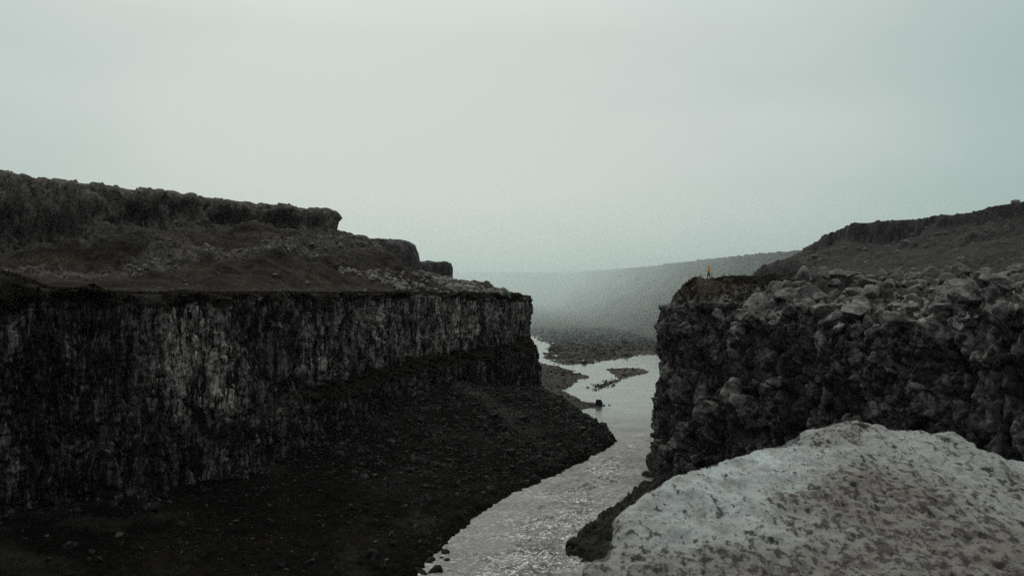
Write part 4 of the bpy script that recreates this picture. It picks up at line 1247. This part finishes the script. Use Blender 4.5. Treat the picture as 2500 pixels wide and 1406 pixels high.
for s in (-1, 1):
    fy_ = .10 * s
    b0 = len(J); J += [(s * .10, 0, .80, .100, .100), (s * .112, .03 + fy_ * .8, .50, .076, .080), (s * .112, fy_ * 1.4 - .01, .12, .062, .066)]
    E += [(0, b0), (b0, b0 + 1), (b0 + 1, b0 + 2)]
skin("trousers", J, E, m_trs, walker)
for s in (-1, 1):
    fy_ = .10 * s
    skin("boot", [(s * .112, fy_ * 1.4 - .03, .15, .058, .062), (s * .115, fy_ * 1.4 - .02, .05, .055, .052), (s * .12, fy_ * 1.4 + .10, .04, .050, .038), (s * .122, fy_ * 1.4 + .18, .032, .042, .028)], [(0, 1), (1, 2), (2, 3)], m_boot, walker)
put_boulder(protos_dark[2], ((1740 - 1250) / FPX * 110.4, 110.4, z_right((1740 - 1250) / FPX * 110.4, 110.4) + .08), .22, (0, 0, 0), "small dark stone at the post behind the walker's heels", None, (1.5, 1, .9))

# ------------------------------------------------------------------ foreground boulder
def fg_mat():
    m, t, b = new_mat("pale_pitted_rock")
    co = coord(t, (1, 1, 1))
    mp_ = t.nodes.new("ShaderNodeMapping"); mp_.inputs["Rotation"].default_value = (0, 0, R(30)); mp_.inputs["Scale"].default_value = (1.0, 0.55, 1)
    t.links.new(co, mp_.inputs["Vector"])
    big = nd(t, "ShaderNodeTexNoise", Scale=1.5, Detail=5.0, Roughness=0.6)
    med = nd(t, "ShaderNodeTexNoise", Scale=12.0, Detail=8.0, Roughness=0.7)
    fin = nd(t, "ShaderNodeTexNoise", Scale=90.0, Detail=6.0, Roughness=0.7)
    spn = nd(t, "ShaderNodeTexNoise", Scale=48.0, Detail=8.0, Roughness=0.72)
    tint = nd(t, "ShaderNodeTexNoise", Scale=5.0, Detail=4.0)
    for q in (big, med, fin, spn, tint): t.links.new(mp_.outputs[0], q.inputs["Vector"])
    at = t.nodes.new("ShaderNodeAttribute"); at.attribute_name = "pit"
    base = rampn(t, [(0.36, (0.17, 0.165, 0.155)), (0.50, (0.270, 0.295, 0.289)), (0.62, (0.360, 0.412, 0.405))])
    t.links.new(med.outputs["Fac"], base.inputs["Fac"])
    # brown dirty ground between the pale crust
    dirt = mathn(t, 'MULTIPLY_ADD', at.outputs["Fac"], 0.30, mathn(t, 'MULTIPLY_ADD', big.outputs["Fac"], 0.35, mathn(t, 'MULTIPLY', med.outputs["Fac"], 0.45)))
    dm = mrange(t, dirt, 0.46, 0.62)
    col = mixc(t, mathn(t, 'MULTIPLY', dm, 0.85), base.outputs["Color"], (0.115, 0.100, 0.088))
    rust = mathn(t, 'MULTIPLY', mrange(t, tint.outputs["Fac"], 0.56, 0.66), mrange(t, spn.outputs["Fac"], 0.46, 0.58))
    col = mixc(t, mathn(t, 'MULTIPLY', rust, 0.7), col, (0.14, 0.085, 0.062))
    thr_ = mathn(t, 'MULTIPLY_ADD', dm, -0.075, 0.60)
    spots = mathn(t, 'SUBTRACT', spn.outputs["Fac"], thr_)
    sp = mrange(t, spots, -0.015, 0.03)
    col = mixc(t, mathn(t, 'MULTIPLY', sp, 0.95), col, (0.022, 0.016, 0.013))
    fsp = mrange(t, fin.outputs["Fac"], 0.54, 0.64)
    col = mixc(t, mathn(t, 'MULTIPLY', fsp, 0.5), col, (0.07, 0.058, 0.05))
    ckv = nd(t, "ShaderNodeTexVoronoi", Scale=2.2); ckv.feature = 'DISTANCE_TO_EDGE'
    wv = t.nodes.new("ShaderNodeVectorMath"); wv.operation = 'MULTIPLY_ADD'; wv.inputs[1].default_value = (.35,) * 3
    t.links.new(med.outputs["Color"], wv.inputs[0]); t.links.new(mp_.outputs[0], wv.inputs[2]); t.links.new(wv.outputs[0], ckv.inputs["Vector"])
    ck = mathn(t, 'MULTIPLY', mrange(t, ckv.outputs["Distance"], 0.012, 0.0), mrange(t, tint.outputs["Fac"], 0.46, 0.56))
    col = mixc(t, mathn(t, 'MULTIPLY', ck, 0.8), col, (0.04, 0.03, 0.025))
    t.links.new(col, b.inputs["Base Color"]); b.inputs["Roughness"].default_value = 0.8
    b.inputs["Specular IOR Level"].default_value = 0.3
    hb = mathn(t, 'MULTIPLY_ADD', sp, -1.2, mathn(t, 'MULTIPLY_ADD', med.outputs["Fac"], 0.9, mathn(t, 'MULTIPLY', fin.outputs["Fac"], 0.4)))
    bp = nd(t, "ShaderNodeBump", Strength=0.7, Distance=0.03)
    t.links.new(hb, bp.inputs["Height"]); t.links.new(bp.outputs[0], b.inputs["Normal"])
    return m
m_fg = fg_mat()
# outline of the far edge: (photo px, py) with the distance of that edge
OUT = [(1380, 1460, 1.9), (1418, 1404, 2.0), (1442, 1368, 2.1), (1478, 1350, 2.15), (1492, 1292, 2.25), (1512, 1266, 2.3), (1545, 1238, 2.4), (1600, 1198, 2.5), (1625, 1180, 2.55), (1680, 1152, 2.65), (1780, 1122, 2.8), (1850, 1103, 2.9), (1905, 1084, 3.0), (1960, 1052, 3.1),
       (2020, 1038, 3.2), (2060, 1031, 3.25), (2092, 1027, 3.3), (2125, 1044, 3.25), (2170, 1050, 3.2), (2225, 1049, 3.15), (2262, 1062, 3.1), (2300, 1054, 3.05), (2340, 1070, 3.0), (2390, 1098, 2.9), (2450, 1122, 2.85), (2520, 1132, 2.8), (2700, 1180, 2.6), (2950, 1300, 2.3), (3200, 1500, 2.0)]
EX = np.array([((a - 1250) / FPX * c, c, EYE - (b - 703) / FPX * c) for a, b, c in OUT])
cum = np.concatenate([[0], np.cumsum(np.linalg.norm(np.diff(EX[:, :2], axis=0), axis=1))])
nU = 640
tU = np.linspace(0, cum[-1], nU)
far_e = np.stack([np.interp(tU, cum, EX[:, i]) for i in range(3)], -1)
near_e = np.stack([np.interp(tU, [0, cum[-1]], [0.25, 2.3]), np.interp(tU, [0, cum[-1] * .5, cum[-1]], [1.15, 1.0, 0.9]), np.interp(tU, [0, cum[-1] * .3, cum[-1]], [EYE - 0.80, EYE - 0.74, EYE - 0.86])], -1)
nV = 420
rows = []
# far side going down, then the top surface to the near edge, then the near side down
for q in np.linspace(1, 0, 60)[:-1]:
    dn = far_e.copy(); dn[:, 2] -= q * 1.7
    outd = 0.10 * math.sin(math.pi * q) - 0.55 * q
    mid_pt = np.array([1.2, 1.9])
    v = dn[:, :2] - mid_pt; v /= np.linalg.norm(v, axis=1, keepdims=True)
    dn[:, :2] += v * outd
    rows.append(dn)
for q in np.linspace(0, 1, nV):
    pt = far_e * (1 - q) + near_e * q
    bulge = 0.05 * math.sin(math.pi * q) 
    pt[:, 2] = far_e[:, 2] * (1 - q) + near_e[:, 2] * q - 0.018 * math.sin(math.pi * q)
    rows.append(pt)
for q in np.linspace(0, 1, 40)[1:]:
    dn = near_e.copy(); dn[:, 2] -= q * 1.2; dn[:, 1] += 0.15 * q
    rows.append(dn)
PF = np.stack(rows, 0)
nr = grid_normals(PF).reshape(-1, 3)
if nr.reshape(PF.shape)[60 + nV // 2, nU // 2, 2] < 0: nr = -nr; FLIP = True
else: FLIP = False
q = PF.reshape(-1, 3)
rowi = np.repeat(np.arange(PF.shape[0])[:, None], nU, 1).ravel()
onedge = np.exp(-((rowi - 59) / 10.0) ** 2)
loc_ = q * np.array([1, 1, 1])
big = fbm(loc_ * 1.6, 3, 701)
pits = fbm(loc_ * np.array([9, 9, 9.]), 4, 702)
f1, f2, c = worley(loc_ * np.array([20, 14, 20.]) + 0.8 * np.stack([pits, -pits, pits], -1), 703)
def gb(a, b, c, d, e): return e * np.exp(-(((q[:, 0] - a) / c) ** 2 + ((q[:, 1] - b) / d) ** 2))
pitmask = np.clip(0.42 + 0.45 * fbm(loc_ * 2.6 + 4, 3, 704) + gb(1.12, 2.40, .20, .30, .75) + gb(1.38, 1.98, .35, .16, .7) + gb(.78, 1.95, .30, .14, .35) - gb(.66, 2.35, .28, .35, .45) - gb(.95, 2.8, .25, .25, .3), 0, 1)
dsp = 0.055 * big * (1 - onedge) + 0.026 * pits + 0.02 * fbm(loc_ * 4.0, 3, 709) * (1 - 0.6 * onedge) + 0.006 * fbm(loc_ * 40, 3, 705) - 0.020 * pitmask * sst(0.42, 0.12, f1) * (c > 0.35)
q = q + nr * dsp[:, None]
fg = grid_obj("boulder", q.reshape(PF.shape), m_fg, flip=FLIP, attrs={"pit": pitmask})
tag(fg, "large pale pitted boulder with brown stains, out of focus closest to the viewer", "boulder")

# ------------------------------------------------------------------ haze
def air_box(name, x0, x1, y0, y1, z0, z1, dens, label):
    me = bpy.data.meshes.new(name)
    V = [(x0, y0, z0), (x1, y0, z0), (x1, y1, z0), (x0, y1, z0), (x0, y0, z1), (x1, y0, z1), (x1, y1, z1), (x0, y1, z1)]
    me.from_pydata(V, [], [(3, 2, 1, 0), (4, 5, 6, 7), (0, 1, 5, 4), (1, 2, 6, 5), (2, 3, 7, 6), (3, 0, 4, 7)])
    hm = bpy.data.materials.new(name); hm.use_nodes = True
    t = hm.node_tree; t.nodes.clear()
    ho = t.nodes.new("ShaderNodeOutputMaterial"); pv = t.nodes.new("ShaderNodeVolumePrincipled")
    pv.inputs["Color"].default_value = (0.84, 0.94, 0.92, 1)
    pv.inputs["Density"].default_value = dens
    pv.inputs["Anisotropy"].default_value = 0.6
    t.links.new(pv.outputs[0], ho.inputs["Volume"])
    me.materials.append(hm)
    return tag(link(bpy.data.objects.new(name, me)), label, "haze", kind="stuff")
air_box("haze", -1520, 1520, -160, 2640, -4.5, 90, 0.00003, "thin pale haze filling the canyon air")
air_box("mist", -1500, 1500, 350, 1950, -4.0, 73, 0.0018, "bank of pale mist lying over the valley beyond the two cliffs")
